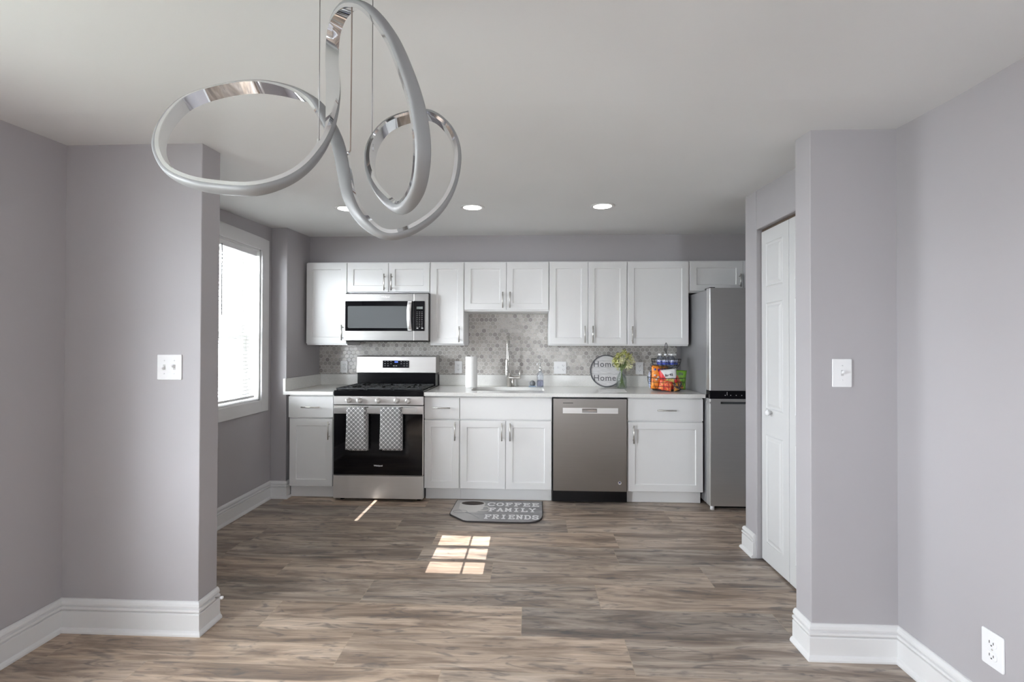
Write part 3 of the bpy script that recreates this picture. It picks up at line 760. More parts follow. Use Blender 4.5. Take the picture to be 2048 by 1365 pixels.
# towels over the oven handle
def towel(label, xa, xb, za, zb, lay, seed):
    rnd = random.Random(seed); t = thing('dish_towel', label, 'towel', ((xa+xb)/2, 3.70, zb), 'patterned dish towels on the oven handle')
    top = .7935
    def front(u, v):
        # over the bar then down the front
        s_ = v
        x = xa+(xb-xa)*u+(-.008 if v > .2 else 0)*(1-u)*v+.006*v*u
        if s_ < .12:
            a = s_/.12*PI/2; y = 3.697-.0115*math.sin(a); z = top-.004*(1-math.cos(a))+.002
        else:
            y = 3.6855-.004*math.sin(u*PI*2+seed)*s_-.003*math.sin(v*9); z = top-.002-(s_-.12)/.88*(top-zb)
        return (x, y, z)
    part('front_layer', MB().grid(front, 14, 30), 'trellis', t, solid=.004)
    def back(u, v):
        x = xa+lay+(xb-xa)*u; y = 3.710+.003*math.sin(u*7); z = top-v*(top-zb+.012)
        if v < .08: y = 3.700+.010*v/.08; z = top+.002-.003*(v/.08)
        return (x, y+.002, z)
    part('back_layer', MB().grid(back, 12, 24), 'trellis_b', t, solid=.003)
    def mid(u, v):
        x = xa+lay*.8+(xb-xa-lay*.25)*u+.004; z = top-.01-v*(top-.01-zb+.010)
        return (x, 3.6885+.0008*math.sin(u*9), z)
    part('under_fold', MB().grid(mid, 8, 16), 'trellis', t, solid=.0015)
towel('grey trellis dish towel on the left of the oven handle', -1.508, -1.357, .8, .448, .020, 1)
towel('grey trellis dish towel on the right of the oven handle', -1.228, -1.062, .8, .452, .012, 4)

# ---------------------------------------------------------------- microwave
t = thing('microwave_oven', 'over the range stainless microwave with black window', 'microwave', (-1.29, 4.2, 1.337))
part('body', MB().box(-1.672, -.909, 4.045, 4.405, 1.345, 1.774), 'black', t, bevel=.002)
dd = part('microwave_door', MB().box(-1.674, -1.047, 4.02, 4.046, 1.345, 1.766), 'steel_mw', t, bevel=.003)
part('side_panel', MB().box(-1.045, -.912, 4.02, 4.046, 1.345, 1.766), 'steel_mw', t, bevel=.003)
part('door_glass', MB().prism(rrect(-1.664, -1.050, 1.432, 1.700, .006, 3), 4.016, 4.0205), 'glass_black', dd)
part('screen_window', MB().prism(rrect(-1.640, -1.085, 1.458, 1.655, .01, 3), 4.0150, 4.0162), 'grey_glass', dd)
part('control_glass', MB().prism(rrect(-1.047, -.945, 1.432, 1.700, .006, 3), 4.016, 4.0205), 'lcd', t)
m = MB()
for r_ in range(9):
    for c_ in range(3): m.box(-1.017+c_*.022, -1.007+c_*.022, 4.0145, 4.0162, 1.60-r_*.0165, 1.6035-r_*.0165)
for c_ in range(2): m.box(-1.017+c_*.044, -1.001+c_*.044, 4.0145, 4.0162, 1.452, 1.462)
part('keypad_marks', m, plain('pale grey print', (.42, .42, .42), .5), t)
part('clock_display', MB().box(-1.017, -.962, 4.0145, 4.0162, 1.628, 1.650), 'disp', t)
m = MB(); hp = []
for i in range(17):
    u = i/16; hp.append((1.435+u*.262, -.012-.030*math.sin(u*PI)**.7))
for i in range(16):
    (z0, d0), (z1, d1) = hp[i], hp[i+1]
    m.add([(-1.094, 4.016+d0, z0), (-1.054, 4.016+d0, z0), (-1.054, 4.016+d1, z1), (-1.094, 4.016+d1, z1), (-1.090, 4.016+d0+.010, z0), (-1.058, 4.016+d0+.010, z0), (-1.058, 4.016+d1+.010, z1), (-1.090, 4.016+d1+.010, z1)],
          [(0, 1, 2, 3), (7, 6, 5, 4), (0, 3, 7, 4), (1, 5, 6, 2)], True)
m.box(-1.088, -1.060, 3.999, 4.017, 1.436, 1.452); m.box(-1.088, -1.060, 3.999, 4.017, 1.680, 1.696)
part('door_handle', m, 'steel_light', dd)
part('lettering', text('Whirlpool', .0175, face_front(-1.30, 4.0193, 1.737), .0006, .0006), 'white', dd)
part('bottom_vent', MB().box(-1.66, -.92, 4.03, 4.38, 1.337, 1.346), 'black', t)

# ---------------------------------------------------------------- dishwasher
t = thing('dishwasher', 'stainless steel dishwasher between white base cabinets', 'dishwasher', (.4875, 4.08, 0))
part('tub', MB().box(.182, .793, 3.785, 4.39, .02, .882), 'black', t)
m = MB(); x0, x1, z0, z1 = .189, .787, .112, .868; hx0, hx1, hz0, hz1 = .424, .546, .755, .788
m.box(x0, x1, 3.765, 3.79, z0, hz0); m.box(x0, x1, 3.765, 3.79, hz1, z1); m.box(x0, hx0, 3.765, 3.79, hz0, hz1); m.box(hx1, x1, 3.765, 3.79, hz0, hz1)
dd = part('dishwasher_door', m, 'steel_dw', t)
m = MB(); m.box(.266, hx0, 3.7625, 3.766, .749, .794); m.box(hx1, .717, 3.7625, 3.766, .749, .794); m.box(hx0, hx1, 3.7625, 3.766, .749, .755); m.box(hx0, hx1, 3.7625, 3.766, .788, .794)
part('control_strip', m, 'steel_light', dd, label='paler steel strip around the pocket handle')
part('pocket_handle', MB().prism([(3.789, .755), (3.789, .788), (3.764, .788), (3.768, .782), (3.782, .776), (3.784, .755)], hx0, hx1, 'x'), 'chrome', dd)
part('vent_slot', MB().box(.268, .350, 3.7640, 3.7655, .832, .8355), 'black', dd)
st = part('round_sticker', MB().prism([(.731+.0135*math.cos(k*PI/14), .183+.0135*math.sin(k*PI/14)) for k in range(28)], 3.7642, 3.7652), 'white', dd)
m = MB(); m.prism([(.730+.008*math.cos(k*PI/8), .188+.006*math.sin(k*PI/8)) for k in range(16)], 3.7638, 3.7645)
for q in range(3): m.box(.733, .741, 3.7638, 3.7645, .191-q*.0035, .1925-q*.0035)
m.box(.7215, .7405, 3.7638, 3.7645, .1775, .1805)
part('sticker_mark', m, plain('navy print', (.05, .05, .16), .5), st)
part('toe_panel', MB().box(.192, .783, 3.80, 3.82, .018, .108), 'black', t)
for x in (.22, .75): part('foot', MB().lathe([(.014, 0), (.014, .022)], (x, 3.9, 0), 12), 'black', t)

# ---------------------------------------------------------------- refrigerator
FX0, FX1, FY = 1.424, 2.06, 3.682
t = thing('refrigerator', 'tall stainless steel bottom freezer refrigerator beside the closet', 'refrigerator', (1.74, 4.0, 0))
part('body', MB().box(FX0+.002, FX1-.002, 3.765, 4.395, .035, 1.762), 'fr_side', t, bevel=.004)
m = MB(); m.prism(rrect(FX0, FX1, FY, 3.756, .008, 3), .952, 1.770, 'z'); part('upper_door', m, 'steel_fr', t)
m = MB(); m.prism(rrect(FX0, FX1, FY, 3.756, .008, 3), .036, .846, 'z'); m.box(FX0, FX1, FY+.03, 3.756, .846, .864)
m.prism(rrect(FX0, FX1, FY, 3.756, .008, 3), .864, .886, 'z'); m.box(FX0, FX0+.085, FY, 3.72, .846, .864)
ld = part('freezer_door', m, 'steel_fr', t)
part('handle_recess', MB().box(FX0+.085, FX1-.085, FY+.022, FY+.031, .845, .8645), plain('dark grey recess', (.08, .085, .09), .3), ld)
cp = part('control_band', MB().box(FX0+.004, FX1-.004, 3.690, 3.765, .886, .952), 'lcd', t)
m = MB()
for q in range(5): m.box(1.545+q*.043, 1.550+q*.043, 3.6885, 3.6905, .912, .917)
m.box(1.562, 1.5635, 3.6885, 3.6905, .915, .94)
part('indicator_marks', m, 'white', cp)
part('hinge_cover', MB().box(FX0+.005, FX0+.05, 3.70, 3.80, 1.7615, 1.778), 'black', t, bevel=.003)
for x in (1.455, 2.03): part('foot', MB().lathe([(.017, 0), (.015, .037)], (x, 3.712, 0), 16), 'plastic_w', t)
part('base_grille', MB().box(FX0+.03, FX1-.01, 3.74, 3.76, .006, .036), 'black', t)

# ---------------------------------------------------------------- things on the counter
Z = .9142
t = thing('paper_towel_roll', 'upright white paper towel roll left of the sink', 'paper towel roll', (-.550, 4.215, Z))
part('paper', MB().lathe([(.018, .004), (.0545, .004), (.055, .01), (.055, .282), (.0545, .286), (.018, .286), (.018, .004)], (-.550, 4.215, Z), 40, cap=False), 'paper', t)
part('stand', MB().lathe([(.050, 0), (.050, .004), (.006, .005), (.005, .292), (.002, .295)], (-.550, 4.215, Z), 24), 'plastic_w', t)

t = thing('soap_caddy', 'clear acrylic dish tray beside the faucet holding scrubber and dispenser', 'caddy', (.053, 4.26, Z))
part('tray', MB().prism(rrect(-.019, .126, 4.225, 4.295, .008, 4), Z, Z+.006, 'z'), 'clear', t)
m = MB(); m.box(-.018, -.016, 4.23, 4.29, Z+.006, Z+.05); m.box(.052, .054, 4.23, 4.29, Z+.006, Z+.05); m.box(-.018, .125, 4.288, 4.29, Z+.006, Z+.055); 
part('wall_panel', m, 'clear', t)
part('blue_band', MB().box(-.015, .05, 4.2225, 4.226, Z+.010, Z+.018), plain('blue grey plastic', (.16, .24, .36), .3), t)
sm = plain('grey steel wool', (.22, .23, .24), .6, .5, nz=.4, nscale=220)
m = MB()
rnd = random.Random(5); pth = []
for i in range(260):
    a = i*.71; b_ = i*.233; r = .0265+.002*math.sin(i*1.7)
    pth.append((.019+r*math.cos(a)*math.cos(b_)*.95, 4.258+r*math.sin(a)*.75*math.cos(b_), Z+.036+.0275*math.sin(b_)))
m.tube(pth, .0016, 4)
m.lathe([(.001, -.024), (.014, -.020), (.023, -.010), (.0245, 0), (.023, .010), (.014, .020), (.001, .024)], (.019, 4.258, Z+.036), 18)
solo('scouring_pad', m, sm, 'round grey wire scrubber in the clear caddy', 'scrubber')
t = thing('soap_dispenser', 'clear soap bottle with chrome pump right of the faucet', 'soap dispenser', (.090, 4.255, Z+.006))
zb = Z+.0062
part('bottle', MB().lathe([(.001, 0), (.029, 0), (.031, .004), (.031, .105), (.027, .125), (.014, .135), (.013, .145)], (.090, 4.255, zb), 28, cap=False), 'clear', t, solid=.002)
part('soap', MB().lathe([(.001, .004), (.027, .004), (.027, .062), (.001, .062)], (.090, 4.255, zb), 24), 'soap', t)
part('collar', MB().lathe([(.017, .140), (.017, .165), (.010, .170), (.0055, .175), (.0055, .205), (.009, .206), (.009, .222), (.002, .224)], (.090, 4.255, zb), 20), 'chrome', t)
part('pump_spout', MB().tube([(.094, 4.255, zb+.216), (.070, 4.245, zb+.216), (.055, 4.238, zb+.208)], .0045, 10), 'chrome', t)
part('dip_tube', MB().tube([(.090, 4.255, zb+.14), (.090, 4.255, zb+.01)], .002, 6), 'plastic_w', t)

# round sign
SXc, SZc, SR = .716, 1.069, .153
t = thing('round_sign', 'round white plank sign with dark rim and Home lettered twice', 'sign', (SXc, 4.33, Z))
LEAN = Matrix.Translation((SXc, 4.322, Z)) @ Matrix.Rotation(math.radians(-7), 4, 'X') @ Matrix.Translation((-SXc, 0, -Z))
zc0 = Z+SR+.001
pk = NT('whitewashed planks'); x, y, z = pk.sep(pk.coord())
pr = pk.math('MULTIPLY', pk.math('SUBTRACT', z, .153), 1/.062); fr = pk.math('FRACT', pk.math('ADD', pr, 10.5)); rw = pk.math('FLOOR', pk.math('ADD', pr, 10.5))
gn = pk.noise(pk.comb(pk.math('MULTIPLY_ADD', x, 6, pk.math('MULTIPLY', rw, 4)), 0, pk.math('MULTIPLY', z, 70)), 3, 5)
cc = pk.ramp(gn, [(.3, (.50, .49, .50)), (.6, (.70, .69, .70)), (.8, (.76, .74, .73))])
pk.base(pk.mix(pk.math('MULTIPLY', pk.math('LESS_THAN', fr, .045), .7), cc, (.25, .24, .25))); pk.set(Roughness=.7)
m = MB().lathe([(.001, 0), (SR-.008, 0), (SR-.008, .010), (.001, .010)], (SXc, 0, zc0), 56, 'y', smooth=False).xf(LEAN); part('plank_board', m, pk.m, t)
m = MB(); m.lathe([(SR-.010, -.006), (SR, -.006), (SR, .012), (SR-.010, .012), (SR-.010, -.006)], (SXc, 0, zc0), 72, 'y', cap=False, smooth=False).xf(LEAN); part('rim', m, plain('dark grey metal rim', (.10, .10, .11), .45), t, bevel=.001)
def hand(body, size, x, z, bold, mat): part('lettering', text(body, size, LEAN @ face_front(x, -.0008, z), .001, bold, space=1.12), mat, t)
hand('Home', .078, .700, zc0+.062, .0001, 'ink'); hand('Home', .078, .700, zc0-.068, .0001, 'ink'); hand('S W E E T', .034, .722, zc0-.001, .0004, plain('faint white lettering', (.62, .62, .63), .6))

# vase + flowers
VX, VY = .838, 4.235
t = thing('glass_vase', 'slim clear glass vase holding flowers before the round sign', 'vase', (VX, VY, Z))
part('glass', MB().lathe([(.001, .003), (.040, .003), (.0465, .008), (.047, .055), (.043, .095), (.026, .135), (.0165, .150), (.017, .165), (.021, .175)], (VX, VY, Z-.002), 36, cap=False), 'glass', t, solid=.0025)
st_m = plain('green stem', (.24, .33, .12), .5, nz=.2); st_d = plain('pale water stem', (.30, .36, .22), .5)
fl_m = NT('yellow green blossom'); f = fl_m.noise(fl_m.coord(), 60, 3); fl_m.base(fl_m.ramp(f, [(.35, (.30, .33, .05)), (.5, (.62, .62, .22)), (.65, (.85, .83, .62))])); fl_m.set(Roughness=.6)
cr_m = NT('cream blossom'); f = cr_m.noise(cr_m.coord(), 70, 3); cr_m.base(cr_m.ramp(f, [(.35, (.52, .55, .22)), (.5, (.83, .80, .55)), (.65, (.90, .88, .76))])); cr_m.set(Roughness=.6)
rnd = random.Random(11)
FL = [(-.070, .255, 0), (-.035, .300, 0), (.010, .325, 0), (.055, .300, 0), (.085, .255, 1), (.035, .245, 1), (-.015, .255, 1), (-.055, .215, 0), (.055, .205, 1)]
for i, (dx, dz, kind) in enumerate(FL):
    top = Vector((VX+.012+dx, VY+rnd.uniform(-.045, .03), Z+dz))
    ft = Vector((VX-dx*.35+.008, VY+rnd.uniform(-.02, .02), Z+.008))
    neck = Vector((VX+dx*.05, VY+rnd.uniform(-.006, .006), Z+.160))
    t = thing('cut_flower', 'yellow green spiky flower in the glass vase' if kind == 0 else 'cream white spiky flower in the glass vase', 'flower', tuple(ft), 'flowers in the glass vase')
    part('stem', MB().tube(smoothpath([ft, ft.lerp(neck, .5)+Vector((dx*.05, 0, 0)), neck, neck.lerp(top, .55)+Vector((0, 0, .01)), top], 5), .0024, 6), st_m, t)
    m = MB()
    for k in range(60):
        d = Vector((rnd.gauss(0, 1), rnd.gauss(0, 1), rnd.gauss(.25, 1))).normalized(); ln = rnd.uniform(.022, .046)
        c0 = top+Vector((rnd.uniform(-.008, .008), rnd.uniform(-.008, .008), rnd.uniform(-.012, .010))); w_ = d.orthogonal().normalized()*ln*rnd.uniform(.12, .2); tip = c0+d*ln+Vector((0, 0, -ln*.15)); mid = c0+d*ln*.6
        m.add([c0, mid+w_, tip, mid-w_], [(0, 1, 2, 3)])
    part('blossom', m, fl_m.m if kind == 0 else cr_m.m, t, solid=.0008)
    m = MB()
    for k in range(2):
        b0_ = neck.lerp(top, .25+.2*k); d = Vector((rnd.uniform(-.4, .4), rnd.uniform(-.6, .2), 1)).normalized(); w_ = d.orthogonal().normalized()*.008
        m.add([b0_, b0_+d*.03+w_, b0_+d*.065, b0_+d*.03-w_], [(0, 1, 2, 3)])
    part('leaf', m, st_m, t, solid=.0008)

# sheet of paper
m = MB(); m.prism([(.605, 4.14), (.845, 4.15), (.815, 3.885), (.575, 3.875)], Z, Z+.0012, 'z')
t = thing('paper_sheet', 'white paper sheet lying on the counter below the round sign', 'paper', (.71, 4.0, Z)); part('sheet', m, 'white', t)
m = MB(); m.box(.625, .675, 4.10, 4.106, Z+.0012, Z+.0018)
for q in range(6): m.box(.72+q*.014, .728+q*.014, 3.915, 3.919, Z+.0012, Z+.0018)
part('print', m, 'ink', t)

# two tier wire basket
BX, BYc = 1.195, 4.07
t = thing('tiered_wire_basket', 'black two tier wire basket stand holding snacks and water bottles', 'basket', (BX, BYc, Z))
def wire_basket(name, z0, z1, r0, r1, nv, nh):
    m = MB()
    def ring(r, z, w=.0018): m.tube([(BX+r*math.cos(2*PI*k/40), BYc+r*math.sin(2*PI*k/40), z) for k in range(40)], w, 6, closed=True)
    def R(f): return r0+(r1-r0)*(1-(1-f)**2.4)
    for q in range(nh+1): ring(R(q/nh), z0+(z1-z0)*q/nh, .003 if q in (0, nh) else .0017)
    for k in range(nv):
        a = 2*PI*k/nv; m.tube([(BX+R(f)*math.cos(a), BYc+R(f)*math.sin(a), z0+(z1-z0)*f) for f in (0, .12, .3, .5, .75, 1)], .0015, 5)
    for q in range(-3, 4): 
        x = q*r0/3.5; L = math.sqrt(max(r0*r0-x*x, 0)); m.tube([(BX+x, BYc-L, z0), (BX+x, BYc+L, z0)], .0015, 5)
        m.tube([(BX-L, BYc+x, z0), (BX+L, BYc+x, z0)], .0015, 5)
    return part(name, m, 'wire', t)
wire_basket('lower_basket', Z+.006, Z+.115, .115, .158, 22, 3)
wire_basket('upper_basket', 1.108, 1.190, .085, .125, 20, 3)
part('pole', MB().tube([(BX, BYc, Z+.003), (BX, BYc, 1.245)], .0042, 10), 'wire', t)
part('hanging_loop', MB().tube(smoothpath([(BX, BYc, 1.243), (BX-.008, BYc, 1.27), (BX-.009, BYc, 1.31), (BX, BYc, 1.333), (BX+.009, BYc, 1.31), (BX+.008, BYc, 1.27), (BX, BYc, 1.245)], 6), .0024, 8), 'wire', t)
# bottles in the upper tier
lb = NT('blue and white bottle label'); x, y, z = lb.sep(lb.coord()); f = lb.noise(lb.coord(), 90, 2)
lb.base(lb.ramp(lb.math('ADD', lb.math('MULTIPLY', z, 9), lb.math('MULTIPLY', f, .7)), [(.80, (.05, .08, .42)), (1.0, (.72, .76, .85))])); lb.set(Roughness=.3)
proto = None
for i, (dx, dy) in enumerate(((-.060, -.035), (-.022, -.062), (.030, -.060), (.066, -.028), (.045, .042), (-.045, .040))):
    x0, y0, z0 = BX+dx, BYc+dy, 1.1115
    if proto is None:
        proto = thing('water_bottle', 'small clear water bottle with blue label in upper basket', 'bottle', (x0, y0, z0), 'water bottles in the upper basket')
        part('bottle_body', MB().lathe([(.001, .001), (.024, .001), (.0265, .006), (.0245, .03), (.0265, .055), (.0265, .082), (.020, .098), (.0115, .108), (.0115, .113)], (x0, y0, z0), 24, cap=False), 'clear', proto, solid=.001)
        part('label_band', MB().lathe([(.0262, .032), (.0272, .034), (.0272, .078), (.0262, .080)], (x0, y0, z0), 24, cap=False), lb.m, proto)
        part('cap', MB().lathe([(.0135, .110), (.0135, .124), (.012, .126), (.001, .126)], (x0, y0, z0), 20), 'plastic_w', proto)
    else:
        c = dup(proto); c.location = (x0, y0, z0); c.rotation_euler.z = i*.9
# snack bags in the lower tier
def bag(label, cx, cy, z0, w_, h_, th, rz, tilt, mat, prints=(), rx=0):
    mx = Matrix.Translation((cx, cy, z0)) @ Matrix.Rotation(rz, 4, 'Z') @ Matrix.Rotation(rx, 4, 'X') @ Matrix.Rotation(tilt, 4, 'Y')
    t = thing('snack_bag', label, 'snack bag', (cx, cy, z0), 'snack bags in the lower basket')
    m = MB(); rnd_ = random.Random(label)
    def prof(u, v):
        e = (1-abs(2*u-1)**3.0)*(1-abs(2*v-1)**4.0); return th/2*max(e, 0)**.6
    for sgn in (-1, 1):
        def fn(u, v, sgn=sgn):
            pin = .06*w_*math.sin(v*PI); 
            return mx @ Vector(((u-.5)*(w_-pin), sgn*prof(u, v)+.0015*math.sin(u*17+v*23), v*h_))
        m.grid(fn, 14, 16)
    b = part('wrapper', m, mat, t)
    for body, size, px, pz, pm, bold in prints:
        y = -th/2-.0004
        part('lettering', text(body, size, mx @ face_front(px, y+.002, pz), .007, bold), pm, b)
    return t, mx, b
purple = plain('purple print', (.10, .03, .28), .5); 
ob = bag_mat('orange foil', (.85, .20, .02), (.92, .36, .05), 14)
t, mx, b = bag('tall orange snack bag with purple letters, left in lower basket', BX-.072, BYc-.040, Z+.014, .150, .205, .034, math.radians(6), math.radians(2), ob,
    (('FUNI', .032, .012, .165, purple, .0010),))
m = MB(); m.lathe([(.001, 0), (.009, 0), (.009, .003), (.001, .003)], (0, 0, 0), 18, 'y').xf(mx @ Matrix.Translation((-.050, -.0195, .172))); part('round_mark', m, plain('blue mark', (.1, .15, .55), .4), b)
m = MB()
for q, (px, pz) in enumerate(((-.045, .120), (-.015, .105), (.012, .130), (.035, .110), (-.03, .085), (.02, .08))):
    q_ = MB().lathe([(.001, -.0012), (.010, 0), (.001, .0012)], (0, 0, 0), 10, 'y').xf(mx @ Matrix.Translation((px, -.0185, pz)) @ Matrix.Scale(1.3, 4, (1, 0, 0))); m.add(q_.v, q_.f, True)
part('printed_puffs', m, plain('pale print', (.85, .72, .62), .5), b)
wb_ = NT('white and red foil'); x, y, z = wb_.sep(wb_.coord()); f = wb_.noise(wb_.coord(), 22, 3, .5, 1.5)
g_ = wb_.math('ADD', wb_.math('ABSOLUTE', wb_.math('MULTIPLY', x, 9)), wb_.math('MULTIPLY', wb_.math('SUBTRACT', .115, z), 7)); g_ = wb_.math('ADD', g_, wb_.math('MULTIPLY', f, .35))
wb_.base(wb_.ramp(g_, [(.60, (.82, .82, .82)), (.66, (.75, .04, .05))])); wb_.set(Roughness=.3)
t, mx, b = bag('white and red snack bag in the middle front of lower basket', BX+.010, BYc-.088, Z+.012, .150, .180, .036, math.radians(-3), math.radians(-8), wb_.m,
    ((("Bu··92"), .026, .002, .130, 'ink', .0008),))
m = MB(); m.prism(rrect(-.040, .040, .045, .098, .02, 5), -.0208, -.0192).xf(mx); part('printed_picture', m, plain('printed dip picture', (.62, .50, .14), .5, nz=.45, nscale=60), b)
t, mx, b = bag('green and orange snack bag, right side of lower basket', BX+.098, BYc-.040, Z+.014, .110, .168, .032, math.radians(-10), math.radians(4),
    bag_mat('green foil', (.16, .36, .03), (.22, .45, .05), 9), (('ZG', .028, .005, .135, 'ink', .001),))
m = MB(); m.prism([(-.050, .015), (.035, .015), (-.02, .120), (-.052, .135)], -.0185, -.0172).xf(mx); part('orange_panel', m, plain('orange red print', (.85, .16, .03), .4, nz=.3, nscale=30), b)
bag('dark blue snack bag lying low at right of lower basket', BX+.075, BYc-.098, Z+.010, .105, .070, .026, math.radians(28), math.radians(-10), bag_mat('navy and orange foil', (.02, .04, .10), (.75, .33, .03), 16))
bag('blue and white snack bag at far left of lower basket', BX-.132, BYc+.006, Z+.020, .070, .155, .026, math.radians(62), math.radians(-7), bag_mat('blue white foil', (.15, .25, .5), (.75, .76, .8), 24))
bag('red snack bag low at front left of lower basket', BX-.045, BYc-.108, Z+.010, .110, .085, .022, math.radians(-14), math.radians(10), bag_mat('red orange foil', (.75, .05, .04), (.88, .30, .08), 20))

# ---------------------------------------------------------------- kitchen mat
out = [(-.612, 3.805), (-.622, 3.50), (-.612, 3.475), (-.50, 3.362), (-.47, 3.350), (-.06, 3.342), (-.005, 3.348), (.040, 3.368), (.072, 3.400), (.090, 3.44), (.097, 3.49), (.102, 3.805)]
t = thing('kitchen_mat', 'grey floor mat with coffee cup reading Coffee Family Friends', 'mat', (-.26, 3.58, 0))
mm = NT('grey printed mat'); x, y, z = mm.sep(mm.coord()); f = mm.noise(mm.comb(mm.math('MULTIPLY', x, 4), mm.math('MULTIPLY', y, 30), 0), 2, 5, .6)
g_ = mm.ramp(f, [(.3, (.20, .195, .20)), (.7, (.40, .39, .40))]); lft = mm.ramp(mm.math('ADD', x, mm.math('MULTIPLY', f, .25)), [(-.06+.0, (1, 1, 1)), (.10, (0, 0, 0))])
mm.base(mm.mix(mm.ramp(mm.math('ADD', mm.math('ADD', x, .5), mm.math('MULTIPLY', f, .2)), [(.38, (1, 1, 1)), (.56, (0, 0, 0))]), g_, (.50, .49, .485))); mm.set(Roughness=.9)
part('pad', MB().prism(out, .0005, .010, 'z'), plain('black mat edge', (.035, .03, .03), .8), t)
cxm, cym = -.26, 3.575
part('printed_surface', MB().prism([(cxm+(x-cxm)*.985, cym+(y-cym)*.97) for x, y in out], .010, .0112, 'z'), mm.m, t)
def flat(poly, z0, z1, mat, name): return part(name, MB().prism(poly, z0, z1, 'z'), mat, t)
def ell(cx, cy, a, b, n=28): return [(cx+a*math.cos(2*PI*k/n), cy+b*math.sin(2*PI*k/n)) for k in range(n)]
cream = plain('cream cup print', (.62, .60, .58), .8)
flat([(-.575, 3.72), (-.365, 3.72), (-.375, 3.60), (-.42, 3.53), (-.52, 3.53), (-.565, 3.60)], .0112, .0116, cream, 'cup_print')
flat(ell(-.470, 3.725, .105, .055), .0112, .0118, cream, 'cup_rim')
flat(ell(-.470, 3.725, .092, .045), .0112, .0121, plain('dark coffee print', (.045, .03, .025), .6, nz=.4, nscale=30), 'coffee_print')
m = MB(); m.tube(smoothpath([(-.385, 3.64, .0118), (-.345, 3.65, .0118), (-.325, 3.60, .0118), (-.35, 3.56, .0118), (-.40, 3.555, .0118)], 6), .0045, 5); part('cup_handle_print', m, cream, t)
m = MB(); m.tube([(x, y, .0116) for x, y in ell(-.545, 3.535, .055, .030)], .0014, 4, closed=True); m.tube(smoothpath([(-.495, 3.525, .0116), (-.44, 3.47, .0116), (-.38, 3.40, .0116)], 5), .0014, 4)
m.tube(smoothpath([(-.50, 3.51, .0116), (-.42, 3.49, .0116), (-.34, 3.49, .0116), (-.28, 3.52, .0116)], 5), .0012, 4); part('spoon_print', m, plain('grey line print', (.2, .2, .22), .8), t)
SLAB = {  # slab serif capitals: strokes in a 1 x 1 box
    'C': [[(.95, .78), (.75, .97), (.35, .97), (.08, .7), (.08, .3), (.35, .03), (.75, .03), (.95, .22)], [(.95, .97), (.95, .72)]],
    'O': [[(.5, .98), (.2, .88), (.05, .5), (.2, .12), (.5, .02), (.8, .12), (.95, .5), (.8, .88), (.5, .98)]],
    'F': [[(.25, 0), (.25, 1)], [(.05, .97), (.92, .97)], [(.25, .52), (.7, .52)], [(.92, .97), (.92, .76)], [(.7, .62), (.7, .42)], [(.05, .03), (.48, .03)]],
    'E': [[(.25, 0), (.25, 1)], [(.05, .97), (.92, .97)], [(.25, .52), (.7, .52)], [(.05, .03), (.92, .03)], [(.92, .97), (.92, .78)], [(.92, .03), (.92, .22)], [(.7, .62), (.7, .42)]],
    'A': [[(.15, .03), (.5, 1)], [(.5, 1), (.85, .03)], [(.28, .36), (.72, .36)], [(0, .03), (.32, .03)], [(.68, .03), (1, .03)]],
    'M': [[(.15, 0), (.15, 1)], [(.15, 1), (.5, .3)], [(.5, .3), (.85, 1)], [(.85, 1), (.85, 0)], [(0, .03), (.32, .03)], [(.68, .03), (1, .03)], [(.02, .97), (.2, .97)], [(.8, .97), (.98, .97)]],
    'I': [[(.5, 0), (.5, 1)], [(.25, .03), (.75, .03)], [(.25, .97), (.75, .97)]],
    'L': [[(.25, 0), (.25, 1)], [(.05, .97), (.48, .97)], [(.05, .03), (.92, .03)], [(.92, .03), (.92, .28)]],
    'Y': [[(.5, 0), (.5, .48)], [(.5, .48), (.12, .97)], [(.5, .48), (.88, .97)], [(.28, .03), (.72, .03)], [(0, .97), (.28, .97)], [(.72, .97), (1, .97)]],
    'R': [[(.22, 0), (.22, 1)], [(.05, .97), (.65, .97), (.85, .88), (.85, .6), (.65, .5), (.22, .5)], [(.52, .5), (.85, .03)], [(.05, .03), (.42, .03)], [(.75, .03), (1, .03)]],
    'N': [[(.18, 0), (.18, 1)], [(.18, 1), (.82, 0)], [(.82, 0), (.82, 1)], [(.02, .03), (.36, .03)], [(.64, .97), (1, .97)], [(.02, .97), (.2, .97)]],
    'D': [[(.22, 0), (.22, 1)], [(.05, .97), (.6, .97), (.88, .8), (.95, .5), (.88, .2), (.6, .03), (.05, .03)]],
    'S': [[(.88, .75), (.7, .96), (.3, .96), (.12, .78), (.2, .58), (.8, .44), (.9, .24), (.7, .04), (.3, .04), (.1, .25)], [(.88, .96), (.88, .7)], [(.1, .04), (.1, .3)]]}
mat_white = plain('white mat letters', (.80, .79, .80), .8)
def mt(body, x0, x1, y0, y1):
    n = len(body); p = (x1-x0)/n; wl = p*.80; hl = y1-y0; sw = .0062
    for k, ch in enumerate(body):
        m = MB(); lift = 0
        for line in SLAB[ch]:
            q = [(x0+k*p+a*wl, y0+b*hl) for a, b in line]
            for (ax, ay), (bx_, by_) in zip(q, q[1:]):
                L = math.hypot(bx_-ax, by_-ay); ux, uy = (bx_-ax)/L, (by_-ay)/L; s1 = sw*(1.0 if abs(ux) < .5 else 1.15)
                ax2, ay2, bx2, by2 = ax-ux*s1*.4, ay-uy*s1*.4, bx_+ux*s1*.4, by_+uy*s1*.4
                m.prism([(ax2-uy*s1, ay2+ux*s1), (ax2+uy*s1, ay2-ux*s1), (bx2+uy*s1, by2-ux*s1), (bx2-uy*s1, by2+ux*s1)], .0109, .0116+lift, 'z'); lift += .00005
        part('letter', m, mat_white, t)
mt('COFFEE', -.345, .085, 3.675, 3.745); mt('FAMILY', -.325, .055, 3.555, 3.625); mt('FRIENDS', -.345, .075, 3.405, 3.480)

